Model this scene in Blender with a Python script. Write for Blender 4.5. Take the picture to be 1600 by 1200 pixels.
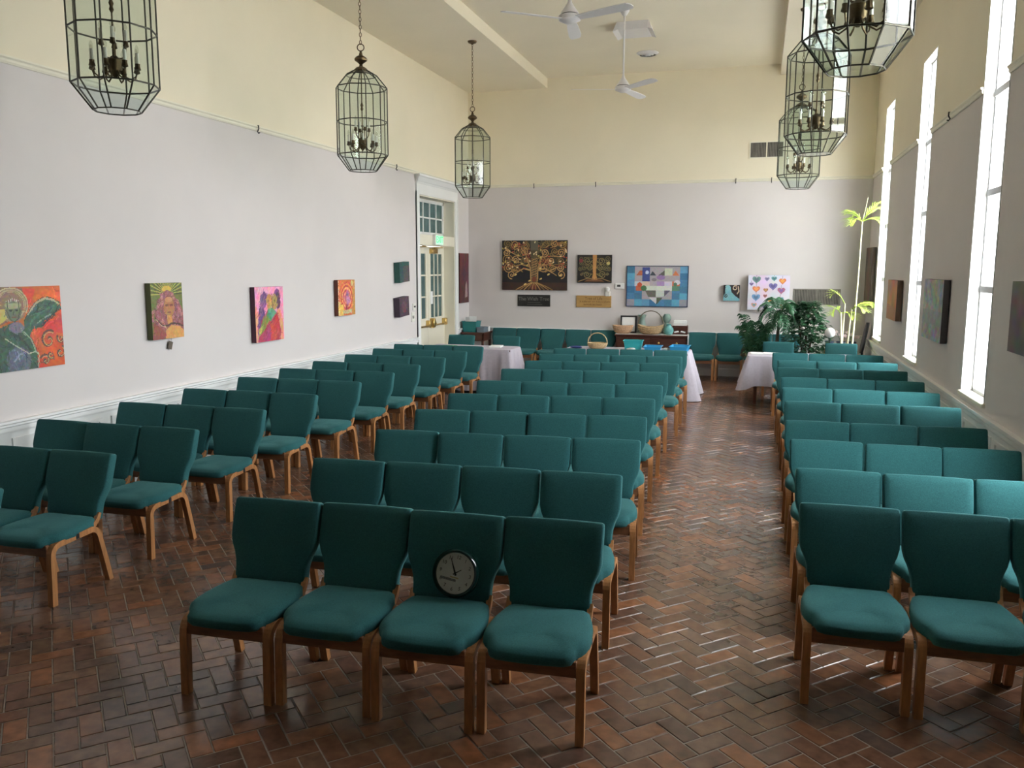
import bpy, math, random
import numpy as np
from mathutils import Matrix, Vector
for o in list(bpy.data.objects):
    bpy.data.objects.remove(o, do_unlink=True)
SC = bpy.context.scene
COL = SC.collection
PI = math.pi
# ------------------------------------------------------------------ camera
CAM_Z = 2.10
F_PX, PITCH, YAW, ROLL = 1310.46, 0.139407, 0.283285, 0.002761
_fw = Vector((-math.sin(YAW)*math.cos(PITCH), math.cos(YAW)*math.cos(PITCH), -math.sin(PITCH)))
_r = Vector((math.cos(YAW), math.sin(YAW), 0)); _u = _r.cross(_fw)
_r2 = _r*math.cos(ROLL) + _u*math.sin(ROLL); _u2 = -_r*math.sin(ROLL) + _u*math.cos(ROLL)
cd = bpy.data.cameras.new('camera'); cam = bpy.data.objects.new('camera', cd); COL.objects.link(cam)
cd.sensor_width = 36.0; cd.lens = F_PX/1600*36; cd.clip_start = 0.05; cd.clip_end = 300
M = Matrix.Identity(4)
for i in range(3):
    M[i][0] = _r2[i]; M[i][1] = _u2[i]; M[i][2] = -_fw[i]
M[2][3] = CAM_Z
cam.matrix_world = M
SC.camera = cam
# ------------------------------------------------------------------ world: bright hazy sky
w = bpy.data.worlds.new('sky'); SC.world = w; w.use_nodes = True
nt = w.node_tree; bg = nt.nodes['Background']
bg.inputs['Color'].default_value = (0.94, 0.97, 1.0, 1); bg.inputs['Strength'].default_value = 36.0
# high sun from the far side of the building: never enters the room, lights the pavement outside the windows
sd = bpy.data.lights.new('sun', 'SUN'); sd.energy = 170.0; sd.angle = 0.02; sd.color = (1.0, 0.96, 0.90)
so = bpy.data.objects.new('sun', sd); COL.objects.link(so); so.rotation_euler = (0.25, -0.55, 0.0)
# ------------------------------------------------------------------ exposure
SC.view_settings.view_transform = 'Standard'; SC.view_settings.look = 'None'
SC.view_settings.gamma = 1.0; SC.view_settings.use_curve_mapping = False
SC.view_settings.exposure = -0.38
cy = SC.cycles
cy.max_bounces = 12; cy.diffuse_bounces = 7; cy.glossy_bounces = 4; cy.transparent_max_bounces = 32
# room numbers (metres): floor z = 0
XL, XR, YB, YF = -5.79, 1.92, 16.65, -4.5
Z_RAIL, Z_CHAIR, Z_SOF, Z_CEIL = 3.69, 0.85, 5.57, 5.76
WINS = [(4.78, 5.66), (8.02, 8.88), (11.30, 12.16), (14.52, 15.40)]
WZ0, WZ1 = 0.93, 4.68
GLASS_X = 2.03
def portal(y0, y1):
    l = bpy.data.lights.new('sky_portal', 'AREA'); l.shape = 'RECTANGLE'; l.size = WZ1-WZ0; l.size_y = y1-y0
    l.cycles.is_portal = True; l.energy = 1
    o = bpy.data.objects.new('sky_portal', l); COL.objects.link(o)
    o.location = (2.16, (y0+y1)/2, (WZ0+WZ1)/2); o.rotation_euler = (0, PI/2, 0)
for a, b in WINS: portal(a, b)
# ------------------------------------------------------------------ helpers
class MB:
    def __init__(s): s.v = []; s.f = []; s.m = []
    def add(s, vs, fs, mi=0):
        b = len(s.v); s.v += [tuple(p) for p in vs]
        for f in fs: s.f.append([b+i for i in f]); s.m.append(mi)
        return s
    def box(s, x0, x1, y0, y1, z0, z1, mi=0):
        v = [(x0,y0,z0),(x1,y0,z0),(x1,y1,z0),(x0,y1,z0),(x0,y0,z1),(x1,y0,z1),(x1,y1,z1),(x0,y1,z1)]
        return s.add(v, [(0,3,2,1),(4,5,6,7),(0,1,5,4),(1,2,6,5),(2,3,7,6),(3,0,4,7)], mi)
    def cbox(s, x0, x1, y0, y1, z0, z1, c, mi=0):
        # box with chamfered edges
        vs = []; 
        xs, ys, zs = (x0,x1), (y0,y1), (z0,z1)
        idx = {}
        for i in (0,1):
            for j in (0,1):
                for k in (0,1):
                    sx, sy, sz = (c if i==0 else -c), (c if j==0 else -c), (c if k==0 else -c)
                    X, Y, Z = xs[i], ys[j], zs[k]
                    idx[i,j,k,'x'] = len(vs); vs.append((X, Y+sy, Z+sz))
                    idx[i,j,k,'y'] = len(vs); vs.append((X+sx, Y, Z+sz))
                    idx[i,j,k,'z'] = len(vs); vs.append((X+sx, Y+sy, Z))
        g = lambda a, ax: idx[a[0],a[1],a[2],ax]
        fs = []
        for i in (0,1):
            q = [(i,0,0),(i,1,0),(i,1,1),(i,0,1)]; fs.append([g(a,'x') for a in (q if i else q[::-1])])
            q = [(0,i,0),(1,i,0),(1,i,1),(0,i,1)]; fs.append([g(a,'y') for a in (q[::-1] if i else q)])
            q = [(0,0,i),(1,0,i),(1,1,i),(0,1,i)]; fs.append([g(a,'z') for a in (q if i else q[::-1])])
        for i in (0,1):
            for j in (0,1):
                q = [g((0,i,j),'y'), g((1,i,j),'y'), g((1,i,j),'z'), g((0,i,j),'z')]; fs.append(q)
                q = [g((i,0,j),'x'), g((i,1,j),'x'), g((i,1,j),'z'), g((i,0,j),'z')]; fs.append(q)
                q = [g((i,j,0),'x'), g((i,j,1),'x'), g((i,j,1),'y'), g((i,j,0),'y')]; fs.append(q)
                for k in (0,1): fs.append([g((i,j,k),'x'), g((i,j,k),'y'), g((i,j,k),'z')])
        # fix chamfer orientation
        cx = Vector(((x0+x1)/2,(y0+y1)/2,(z0+z1)/2)); out = []
        for f in fs:
            p = [Vector(vs[t]) for t in f]; n = (p[1]-p[0]).cross(p[2]-p[0]); ctr = sum(p, Vector())/len(p)
            out.append(f if n.dot(ctr-cx) >= 0 else f[::-1])
        return s.add(vs, out, mi)
    def tube(s, pts, r, n=8, mi=0, cap=True):
        pts = [Vector(p) for p in pts]; rr = r if isinstance(r, (list, tuple)) else [r]*len(pts)
        rings = []; up = None
        for i, p in enumerate(pts):
            t = (pts[min(i+1,len(pts)-1)] - pts[max(i-1,0)]).normalized()
            if up is None:
                a = Vector((0,0,1)) if abs(t.z) < 0.9 else Vector((1,0,0)); up = (a - t*a.dot(t)).normalized()
            else: up = (up - t*up.dot(t)).normalized()
            b = t.cross(up)
            rings.append([p + (up*math.cos(2*PI*k/n) + b*math.sin(2*PI*k/n))*rr[i] for k in range(n)])
        vs = [q for R in rings for q in R]; fs = []
        for i in range(len(pts)-1):
            for k in range(n):
                fs.append((i*n+k, i*n+(k+1)%n, (i+1)*n+(k+1)%n, (i+1)*n+k))
        if cap: fs += [tuple(range(n))[::-1], tuple((len(pts)-1)*n+k for k in range(n))]
        return s.add(vs, fs, mi)
    def lathe(s, prof, n=20, c=(0,0,0), mi=0, cap=True):
        vs = []; fs = []
        for r, z in prof:
            for k in range(n): vs.append((c[0]+r*math.cos(2*PI*k/n), c[1]+r*math.sin(2*PI*k/n), c[2]+z))
        for i in range(len(prof)-1):
            for k in range(n): fs.append((i*n+k, i*n+(k+1)%n, (i+1)*n+(k+1)%n, (i+1)*n+k))
        if cap:
            if prof[0][0] > 1e-4: fs.append(tuple(range(n))[::-1])
            if prof[-1][0] > 1e-4: fs.append(tuple((len(prof)-1)*n+k for k in range(n)))
        return s.add(vs, fs, mi)
    def sweep_yz(s, path, t, x0, x1, mi=0):
        # rectangular bar following a path in the y-z plane, thickness t in the plane
        P = [Vector((0, a, b)) for a, b in path]; vs = []
        tt = t if isinstance(t, (list, tuple)) else [t]*len(P)
        for i, p in enumerate(P):
            d = (P[min(i+1,len(P)-1)] - P[max(i-1,0)]).normalized(); nrm = Vector((0, -d.z, d.y))
            for X, sg in ((x0,-1),(x1,-1),(x1,1),(x0,1)):
                q = p + nrm*sg*tt[i]/2; vs.append((X, q.y, q.z))
        fs = [(0,1,2,3), tuple((len(P)-1)*4+k for k in (3,2,1,0))]
        for i in range(len(P)-1):
            for k in range(4): fs.append((i*4+k, (i+1)*4+k, (i+1)*4+(k+1)%4, i*4+(k+1)%4))
        return s.add(vs, fs, mi)
    def rings(s, rs, cap=(True, True), mi=0):
        n = len(rs[0]); vs = [p for R in rs for p in R]; fs = []
        for i in range(len(rs)-1):
            for k in range(n): fs.append((i*n+k, i*n+(k+1)%n, (i+1)*n+(k+1)%n, (i+1)*n+k))
        if cap[0]: fs.append(tuple(range(n))[::-1])
        if cap[1]: fs.append(tuple((len(rs)-1)*n+k for k in range(n)))
        return s.add(vs, fs, mi)
    def xf(s, fn): s.v = [tuple(fn(Vector(p))) for p in s.v]; return s
    def mesh(s, name, mats, smooth=False, fix=True):
        me = bpy.data.meshes.new(name); me.from_pydata(s.v, [], s.f); 
        for m in (mats if isinstance(mats, (list, tuple)) else [mats]): me.materials.append(m)
        if any(s.m): me.polygons.foreach_set('material_index', s.m)
        if fix:
            import bmesh
            bm = bmesh.new(); bm.from_mesh(me); bmesh.ops.recalc_face_normals(bm, faces=bm.faces); bm.to_mesh(me); bm.free()
        if smooth:
            me.polygons.foreach_set('use_smooth', [True]*len(me.polygons))
            if smooth != 'all': me.set_sharp_from_angle(angle=math.radians(40))
        me.update(); return me
    def build(s, name, mats, parent=None, smooth=False, loc=None, fix=True):
        return link(name, s.mesh(name, mats, smooth, fix), parent, loc)
def link(name, data, parent=None, loc=None):
    o = bpy.data.objects.new(name, data); COL.objects.link(o)
    if parent is not None: o.parent = parent
    if loc is not None: o.location = loc
    return o
def tag(o, label=None, cat=None, group=None, kind=None):
    if label: o['label'] = label
    if cat: o['category'] = cat
    if group: o['group'] = group
    if kind: o['kind'] = kind
    return o
def thing(name, loc, rz, label, cat, group=None):
    o = bpy.data.objects.new(name, None); o.empty_display_size = 0.1; COL.objects.link(o)
    o.location = loc; o.rotation_euler = (0, 0, rz)
    return tag(o, label, cat, group)
def copy_tree(o, parent=None):
    c = o.copy(); COL.objects.link(c); c.parent = parent
    for ch in list(o.children): copy_tree(ch, c)
    return c
def struct(o): o['kind'] = 'structure'; return o
# ------------------------------------------------------------------ materials
def mat(name, col, rough=0.6, metal=0.0, var=0.0, scale=20.0, bump=0.0, bscale=60.0, sheen=0.0, spec=0.5, stretch=None, trans=0.0):
    m = bpy.data.materials.new(name); m.use_nodes = True; n = m.node_tree; b = n.nodes['Principled BSDF']
    b.inputs['Roughness'].default_value = rough; b.inputs['Metallic'].default_value = metal
    b.inputs['Specular IOR Level'].default_value = spec
    if sheen: b.inputs['Sheen Weight'].default_value = sheen; b.inputs['Sheen Roughness'].default_value = 0.4; b.inputs['Sheen Tint'].default_value = (col[0]*2+.1, col[1]*2+.1, col[2]*2+.1, 1)
    tc = n.nodes.new('ShaderNodeTexCoord'); mp = n.nodes.new('ShaderNodeMapping')
    n.links.new(tc.outputs['Object'], mp.inputs['Vector'])
    if stretch: mp.inputs['Scale'].default_value = stretch
    nz = n.nodes.new('ShaderNodeTexNoise'); nz.inputs['Scale'].default_value = scale; nz.inputs['Detail'].default_value = 4
    n.links.new(mp.outputs['Vector'], nz.inputs['Vector'])
    rp = n.nodes.new('ShaderNodeValToRGB')
    lo = [max(0, c*(1-var)) for c in col]; hi = [min(1, c*(1+var)) for c in col]
    rp.color_ramp.elements[0].color = (*lo, 1); rp.color_ramp.elements[1].color = (*hi, 1)
    rp.color_ramp.elements[0].position = 0.3; rp.color_ramp.elements[1].position = 0.7
    n.links.new(nz.outputs['Fac'], rp.inputs['Fac']); n.links.new(rp.outputs['Color'], b.inputs['Base Color'])
    if bump:
        n2 = n.nodes.new('ShaderNodeTexNoise'); n2.inputs['Scale'].default_value = bscale; n2.inputs['Detail'].default_value = 3
        n.links.new(mp.outputs['Vector'], n2.inputs['Vector'])
        bp = n.nodes.new('ShaderNodeBump'); bp.inputs['Strength'].default_value = bump; bp.inputs['Distance'].default_value = 0.01
        n.links.new(n2.outputs['Fac'], bp.inputs['Height']); n.links.new(bp.outputs['Normal'], b.inputs['Normal'])
    if trans:
        tr = n.nodes.new('ShaderNodeBsdfTranslucent'); mx = n.nodes.new('ShaderNodeMixShader'); mx.inputs[0].default_value = trans
        n.links.new(rp.outputs['Color'], tr.inputs['Color']); out = n.nodes['Material Output']
        n.links.new(b.outputs[0], mx.inputs[1]); n.links.new(tr.outputs[0], mx.inputs[2]); n.links.new(mx.outputs[0], out.inputs['Surface'])
    return m
def glass(name, tint, refl=1.0, rough=0.02):
    m = bpy.data.materials.new(name); m.use_nodes = True; n = m.node_tree; n.nodes.remove(n.nodes['Principled BSDF'])
    out = n.nodes['Material Output']; t = n.nodes.new('ShaderNodeBsdfTransparent'); t.inputs[0].default_value = (*tint, 1)
    g = n.nodes.new('ShaderNodeBsdfGlossy'); g.inputs['Roughness'].default_value = rough; g.inputs[0].default_value = (1,1,1,1)
    lw = n.nodes.new('ShaderNodeLayerWeight'); lw.inputs['Blend'].default_value = 0.5
    pw = n.nodes.new('ShaderNodeMath'); pw.operation = 'POWER'; pw.inputs[1].default_value = 5; n.links.new(lw.outputs['Facing'], pw.inputs[0])
    fr = n.nodes.new('ShaderNodeMath'); fr.operation = 'MULTIPLY_ADD'; fr.inputs[1].default_value = 0.8*refl; fr.inputs[2].default_value = 0.04*refl; n.links.new(pw.outputs[0], fr.inputs[0])
    mx = n.nodes.new('ShaderNodeMixShader'); n.links.new(fr.outputs[0], mx.inputs[0])
    n.links.new(t.outputs[0], mx.inputs[1]); n.links.new(g.outputs[0], mx.inputs[2]); n.links.new(mx.outputs[0], out.inputs['Surface'])
    return m
def emit(name, col, st):
    m = bpy.data.materials.new(name); m.use_nodes = True; b = m.node_tree.nodes['Principled BSDF']
    b.inputs['Base Color'].default_value = (*col, 1); b.inputs['Emission Color'].default_value = (*col, 1); b.inputs['Emission Strength'].default_value = st
    return m
m_lav = mat('lavender_paint', (0.665, 0.62, 0.61), 0.75, var=0.025, scale=1.3, bump=0.03, bscale=90)
m_cream = mat('cream_paint', (0.80, 0.73, 0.575), 0.75, var=0.025, scale=1.1, bump=0.03, bscale=90)
m_white = mat('white_trim_paint', (0.84, 0.84, 0.83), 0.45, var=0.015, scale=3)
m_creamtrim = mat('cream_trim_paint', (0.80, 0.76, 0.63), 0.5, var=0.02, scale=3)
m_ceil = mat('ceiling_paint', (0.80, 0.735, 0.60), 0.85, var=0.025, scale=0.9, bump=0.03)
m_teal = mat('teal_fabric', (0.024, 0.108, 0.113), 0.9, var=0.18, scale=160, bump=0.25, bscale=420, sheen=0.5, spec=0.2)
m_oak = mat('oak_bentwood', (0.38, 0.172, 0.062), 0.42, var=0.22, scale=9, stretch=(6, 6, 1.2))
m_oakdark = mat('oak_rail', (0.20, 0.085, 0.035), 0.5, var=0.25, scale=9, stretch=(1.2, 6, 6))
m_brass = mat('aged_brass', (0.11, 0.075, 0.04), 0.42, metal=0.9, var=0.3, scale=30)
m_came = mat('dark_bronze_frame', (0.045, 0.042, 0.030), 0.45, metal=0.6, var=0.3, scale=40)
m_gold = mat('polished_brass', (0.62, 0.43, 0.16), 0.28, metal=1.0, var=0.12, scale=25)
m_black = mat('black_plastic', (0.012, 0.012, 0.013), 0.4)
m_whiteplastic = mat('white_plastic', (0.78, 0.77, 0.75), 0.4)
m_mahog = mat('mahogany', (0.070, 0.022, 0.014), 0.3, var=0.35, scale=8, stretch=(1.2, 6, 6))
m_cloth = mat('lilac_grey_cloth', (0.50, 0.46, 0.52), 0.9, var=0.05, scale=30, bump=0.1, bscale=300, sheen=0.1, spec=0.2)
m_paper = mat('white_paper', (0.85, 0.85, 0.84), 0.7, var=0.02)
m_lglass = glass('lantern_glass', (0.86, 0.91, 0.885), 0.9, 0.06)
m_wglass = glass('window_glass', (0.97, 0.98, 0.98), 0.3)
# ================================================================== SETTING
# ---- floor: mortar bed with herringbone pavers
def brick_material():
    m = bpy.data.materials.new('brick_paver'); m.use_nodes = True; n = m.node_tree; b = n.nodes['Principled BSDF']
    oi = n.nodes.new('ShaderNodeObjectInfo'); ge = n.nodes.new('ShaderNodeNewGeometry')
    ad = n.nodes.new('ShaderNodeMath'); ad.operation = 'ADD'; fr = n.nodes.new('ShaderNodeMath'); fr.operation = 'FRACT'
    n.links.new(oi.outputs['Random'], ad.inputs[0]); n.links.new(ge.outputs['Random Per Island'], ad.inputs[1]); n.links.new(ad.outputs[0], fr.inputs[0])
    rp = n.nodes.new('ShaderNodeValToRGB'); cr = rp.color_ramp
    stops = [(0.0, (0.084,0.045,0.033)), (0.16, (0.151,0.070,0.040)), (0.34, (0.114,0.058,0.040)), (0.5, (0.185,0.080,0.041)), (0.64, (0.132,0.075,0.047)),
             (0.78, (0.240,0.092,0.040)), (0.88, (0.162,0.087,0.053)), (1.0, (0.091,0.058,0.047))]
    while len(cr.elements) < len(stops): cr.elements.new(0.5)
    for e, (p, c) in zip(cr.elements, stops): e.position = p; e.color = (*c, 1)
    n.links.new(fr.outputs[0], rp.inputs['Fac'])
    nz = n.nodes.new('ShaderNodeTexNoise'); nz.inputs['Scale'].default_value = 16; nz.inputs['Detail'].default_value = 2.5
    n.links.new(ge.outputs['Position'], nz.inputs['Vector'])
    mr = n.nodes.new('ShaderNodeMapRange'); mr.inputs['From Min'].default_value = 0.15; mr.inputs['From Max'].default_value = 0.85
    mr.inputs['To Min'].default_value = 0.50; mr.inputs['To Max'].default_value = 1.44
    n.links.new(nz.outputs['Fac'], mr.inputs['Value'])
    mx = n.nodes.new('ShaderNodeMix'); mx.data_type = 'RGBA'; mx.blend_type = 'MULTIPLY'; mx.inputs[0].default_value = 1
    n.links.new(rp.outputs['Color'], mx.inputs[6]); n.links.new(mr.outputs[0], mx.inputs[7]); n.links.new(mx.outputs[2], b.inputs['Base Color'])
    r2 = n.nodes.new('ShaderNodeMapRange'); r2.inputs['To Min'].default_value = 0.19; r2.inputs['To Max'].default_value = 0.265
    n.links.new(nz.outputs['Fac'], r2.inputs['Value']); n.links.new(r2.outputs[0], b.inputs['Roughness'])
    n2 = n.nodes.new('ShaderNodeTexNoise'); n2.inputs['Scale'].default_value = 45; n2.inputs['Detail'].default_value = 4
    n.links.new(ge.outputs['Position'], n2.inputs['Vector'])
    bp = n.nodes.new('ShaderNodeBump'); bp.inputs['Strength'].default_value = 0.05; bp.inputs['Distance'].default_value = 0.01
    n.links.new(n2.outputs['Fac'], bp.inputs['Height']); n.links.new(bp.outputs['Normal'], b.inputs['Normal'])
    return m
m_brick = brick_material()
m_mortar = mat('mortar', (0.20, 0.155, 0.125), 0.55, var=0.2, scale=30)
floor = struct(MB().box(XL-0.3, XR+0.3, YF-0.3, YB+0.3, -0.15, -0.0035).build('floor', m_mortar))
random.seed(5)
BW = 0.1025; GAP = 0.0065
def brick_mesh(v):
    rnd = random.Random(v); L, Wd, T = 2*BW-GAP, BW-GAP, 0.03
    hx, hy, c = L/2, Wd/2, 0.003
    j = lambda: rnd.uniform(-0.0012, 0.0012)
    top = [(-hx+c+j(),-hy+c+j(),0),(hx-c+j(),-hy+c+j(),0),(hx-c+j(),hy-c+j(),0),(-hx+c+j(),hy-c+j(),0)]
    mid = [(-hx,-hy,-c),(hx,-hy,-c),(hx,hy,-c),(-hx,hy,-c)]; low = [(x,y,-T) for x,y,z in mid]
    fs = [(0,1,2,3)] + [(4+k,4+(k+1)%4,(k+1)%4,k) for k in range(4)] + [(8+k,8+(k+1)%4,4+(k+1)%4,4+k) for k in range(4)]
    return top+mid+low, fs
BRV = [brick_mesh(i) for i in range(6)]
BRM = []
for v, f in BRV:
    mb = MB().add(v, f); BRM.append(mb.mesh('brick', m_brick, fix=False))
c45 = math.cos(PI/4)
spots = []
# herringbone on an integer lattice: horizontal 2x1 bricks and vertical 1x2 bricks, turned 45 degrees
for i in range(-150, 260):
    for j in range(-150, 260):
        k = (i - j) % 4
        if k == 0: cx, cy_, a = i+1.0, j+0.5, 0.0           # horizontal brick
        elif k == 3: cx, cy_, a = i+0.5, j+1.0, PI/2          # vertical brick
        else: continue
        X, Y = cx*BW, cy_*BW
        wx, wy = (X-Y)*c45 - 1.9, (X+Y)*c45
        if XL-0.02 < wx < XR+0.02 and 0.2 < wy < YB-0.02: spots.append((wx, wy, a+PI/4))
def in_view(x, y):
    d = Vector((x, y, -CAM_Z)); q = d.dot(_fw)
    if q < 0.5: return None
    return 800+F_PX*d.dot(_r2)/q, 600-F_PX*d.dot(_u2)/q
near = [s for s in spots if (lambda p: p and -15 < p[0] < 1615 and p[1] < 1215)(in_view(s[0], s[1]))]
near.sort(key=lambda s: s[0]**2*0.5+s[1]**2)
pick = set(near[:300]); 
field = MB()
for s in spots:
    x, y, a = s; v = random.randrange(6); dz = random.uniform(-0.0009, 0.0); tx, ty = random.gauss(0, 0.0035), random.gauss(0, 0.0035)
    if s in pick:
        o = link('brick', BRM[v], floor, (x, y, dz)); o.rotation_euler = (tx, ty, a)
    else:
        ca, sa = math.cos(a), math.sin(a); vv, ff = BRV[v]
        field.add([(x+px*ca-py*sa, y+px*sa+py*ca, pz+dz+px*ty*0.5+py*tx*0.5) for px, py, pz in vv], ff)
fo = field.build('brick_paving', m_brick, floor, fix=False); fo['kind'] = 'stuff'
# ---- walls (lavender below the picture rail, cream above, white dado below the chair rail)
def wall_x(name, x0, x1, ys, holes):
    """wall slab between x0 and x1 running along y, with rectangular holes (y0,y1,z0,z1)"""
    mb = MB(); ya, yb = ys
    ycuts = sorted({ya, yb} | {h[0] for h in holes} | {h[1] for h in holes}); zc = sorted({-0.1, Z_CHAIR-0.03, Z_RAIL, 6.0} | {h[2] for h in holes} | {h[3] for h in holes})
    for a, b in zip(ycuts, ycuts[1:]):
        for c, d in zip(zc, zc[1:]):
            if any(h[0] <= a and b <= h[1] and h[2] <= c and d <= h[3] for h in holes): continue
            mi = 2 if d <= Z_CHAIR else (0 if d <= Z_RAIL+1e-6 else 1)
            mb.box(x0, x1, a, b, c, d, mi)
    return struct(mb.build(name, [m_lav, m_cream, m_white], fix=False))
DOOR = (13.97, 15.80, 0.0, 3.36)
wall_left = wall_x('wall_left', XL-0.45, XL, (YF, YB+0.3), [(DOOR[0], DOOR[1], 0.0, DOOR[3])])
wall_right = wall_x('wall_right', XR, XR+0.22, (YF, YB+0.3), [(a, b, WZ0, WZ1) for a, b in WINS])
def wall_y(name, y0, y1):
    mb = MB()
    for c, d, mi in ((-0.1, Z_CHAIR-0.03, 2), (Z_CHAIR-0.03, Z_RAIL, 0), (Z_RAIL, 6.0, 1)): mb.box(XL-0.45, XR+0.22, y0, y1, c, d, mi)
    return struct(mb.build(name, [m_lav, m_cream, m_white], fix=False))
wall_back = wall_y('wall_back', YB, YB+0.25)
m_frontdark = mat('dark_unseen_wall', (0.075, 0.045, 0.03), 0.5, var=0.3, scale=4, stretch=(6, 1, 0.6))  # unseen front wall darkened to cut light bounced onto the chair fronts
wall_front = struct(MB().box(XL-0.45, XR+0.22, YF-0.25, YF, -0.1, 6.0).build('wall_front', m_frontdark))
ceiling = struct(MB().box(XL-0.45, XR+0.22, YF-0.25, YB+0.25, Z_CEIL, Z_CEIL+0.25).build('ceiling', m_ceil))
for x0, x1 in ((XL-0.02, -4.14), (0.235, XR+0.02)):
    MB().box(x0, x1, YF, YB+0.01, Z_SOF, Z_CEIL+0.02).build('soffit', m_ceil, ceiling)
# ---- trims
def prof_x(name, x, sgn, y0, y1, prof, m):
    """moulding along y on a wall at x; prof = list of (out, z)"""
    mb = MB(); a = [(x+sgn*o, y0, z) for o, z in prof]; b = [(x+sgn*o, y1, z) for o, z in prof]
    return mb.rings([a, b]).build(name, m)
def prof_y(name, y, x0, x1, prof, m):
    mb = MB(); a = [(x0, y-o, z) for o, z in prof]; b = [(x1, y-o, z) for o, z in prof]
    return mb.rings([a, b]).build(name, m)
zc, zr = Z_CHAIR, Z_RAIL
P_CH = [(-.01, zc-.10), (.018, zc-.10), (.022, zc-.085), (.022, zc-.055), (.034, zc-.045), (.034, zc-.03), (.052, zc-.018), (.052, zc), (-.01, zc)]
P_RL = [(-.01, zr-.012), (.014, zr-.012), (.022, zr+.004), (.022, zr+.022), (.034, zr+.034), (.034, zr+.048), (-.01, zr+.05)]
P_BB = [(-.01, 0.0), (.022, 0.0), (.022, .13), (.014, .15), (-.01, .155)]
t = [prof_x('trim_1', XL, 1, YF, 13.84, P_CH, m_white), prof_x('trim_2', XL, 1, 15.93, YB, P_CH, m_white), prof_y('trim_3', YB, XL, XR, P_CH, m_white), prof_x('trim_4', XR, -1, YF, YB, P_CH, m_white),
     prof_x('trim_5', XL, 1, YF, YB, P_RL, m_creamtrim), prof_y('trim_6', YB, XL, XR, P_RL, m_creamtrim),
     prof_x('baseboard_left', XL, 1, YF, 13.84, P_BB, m_white), prof_y('baseboard_back', YB, XL, XR, P_BB, m_white), prof_x('baseboard_right', XR, -1, YF, YB, P_BB, m_white)]
ya = YF
for k, (a, b) in enumerate(WINS + [(YB, YB)]):
    t.append(prof_x('trim_%d' % (7+k), XR, -1, ya, a if k < 4 else YB, P_RL, m_creamtrim)); ya = b
for o in t: struct(o)
# dado panels (raised frames) on the left wall and right wall
def frame_x(x, sgn, y0, y1, z0, z1, wd, th):
    mb = MB(); xa, xb = sorted((x-sgn*0.004, x+sgn*th))
    for a in ((y0, y1, z0, z0+wd), (y0, y1, z1-wd, z1), (y0, y0+wd, z0+wd, z1-wd), (y1-wd, y1, z0+wd, z1-wd)): mb.box(xa, xb, *a)
    return mb
y = 3.1
while y < 13.0:
    frame_x(XL, 1, y, y+0.98, 0.22, 0.70, 0.03, 0.014).build('wainscot_panel', m_white, wall_left); y += 1.10
y = 3.3
while y < 16.0:
    frame_x(XR, -1, y, y+0.98, 0.22, 0.70, 0.03, 0.014).build('wainscot_panel', m_white, wall_right); y += 1.10
# ---- windows
m_alu = mat('grey_window_metal', (0.42, 0.42, 0.43), 0.45, metal=0.3)
ZB = [WZ0, 1.90, 2.78, 3.67, WZ1]
for k, (a, b) in enumerate(WINS):
    wo = bpy.data.objects.new('window_%d' % (k+1), None); COL.objects.link(wo); struct(wo); wo.location = (XR, (a+b)/2, WZ0)
    L = lambda x0, x1, y0, y1, z0, z1: (x0-XR, x1-XR, y0-(a+b)/2, y1-(a+b)/2, z0-WZ0, z1-WZ0)
    fr = MB(); x0, x1 = GLASS_X-0.02, GLASS_X+0.03
    fr.box(*L(x0, x1, a, a+0.035, WZ0, WZ1)); fr.box(*L(x0, x1, b-0.035, b, WZ0, WZ1)); fr.box(*L(x0, x1, a, b, WZ0, WZ0+0.035)); fr.box(*L(x0, x1, a, b, WZ1-0.035, WZ1))
    fr.build('window_frame', m_alu, wo)
    for z in ZB[1:-1]: MB().box(*L(x0-0.01, x1, a+0.03, b-0.03, z-0.03, z+0.03)).build('transom_bar', m_alu, wo)
    for z0, z1 in zip(ZB, ZB[1:]): MB().box(*L(GLASS_X, GLASS_X+0.006, a+0.03, b-0.03, z0+0.028, z1-0.028)).build('pane', m_wglass, wo)
    MB().cbox(*L(XR-0.03, XR+0.12, a-0.03, b+0.03, WZ0-0.035, WZ0+0.004), 0.006).build('window_sill', m_creamtrim, wo)
    rv = MB(); e = 0.012
    for q in ((a-0.001, a+e, WZ0, WZ1), (b-e, b+0.001, WZ0, WZ1), (a, b, WZ1-e, WZ1+0.001)): rv.box(*L(XR-0.006, XR+0.2, *q))
    rv.build('reveal_lining', m_white, wo)
# ground outside the windows
m_ground = mat('pale_concrete_outside', (0.62, 0.61, 0.57), 0.9, var=0.1, scale=2)
struct(MB().box(XR+0.22, XR+40, -40, 60, -0.6, -0.3).build('ground_outside', m_ground))

# low dark platform added under the camera, unseen, to cut bounced light
m_platform = mat('dark_added_platform', (0.07, 0.045, 0.032), 0.55, var=0.3, scale=5, stretch=(1, 6, 6))
st_ = MB().cbox(XL, XR, YF, 1.55, 0.0, 0.42, 0.01).build('trim_12', m_platform); struct(st_)
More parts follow.
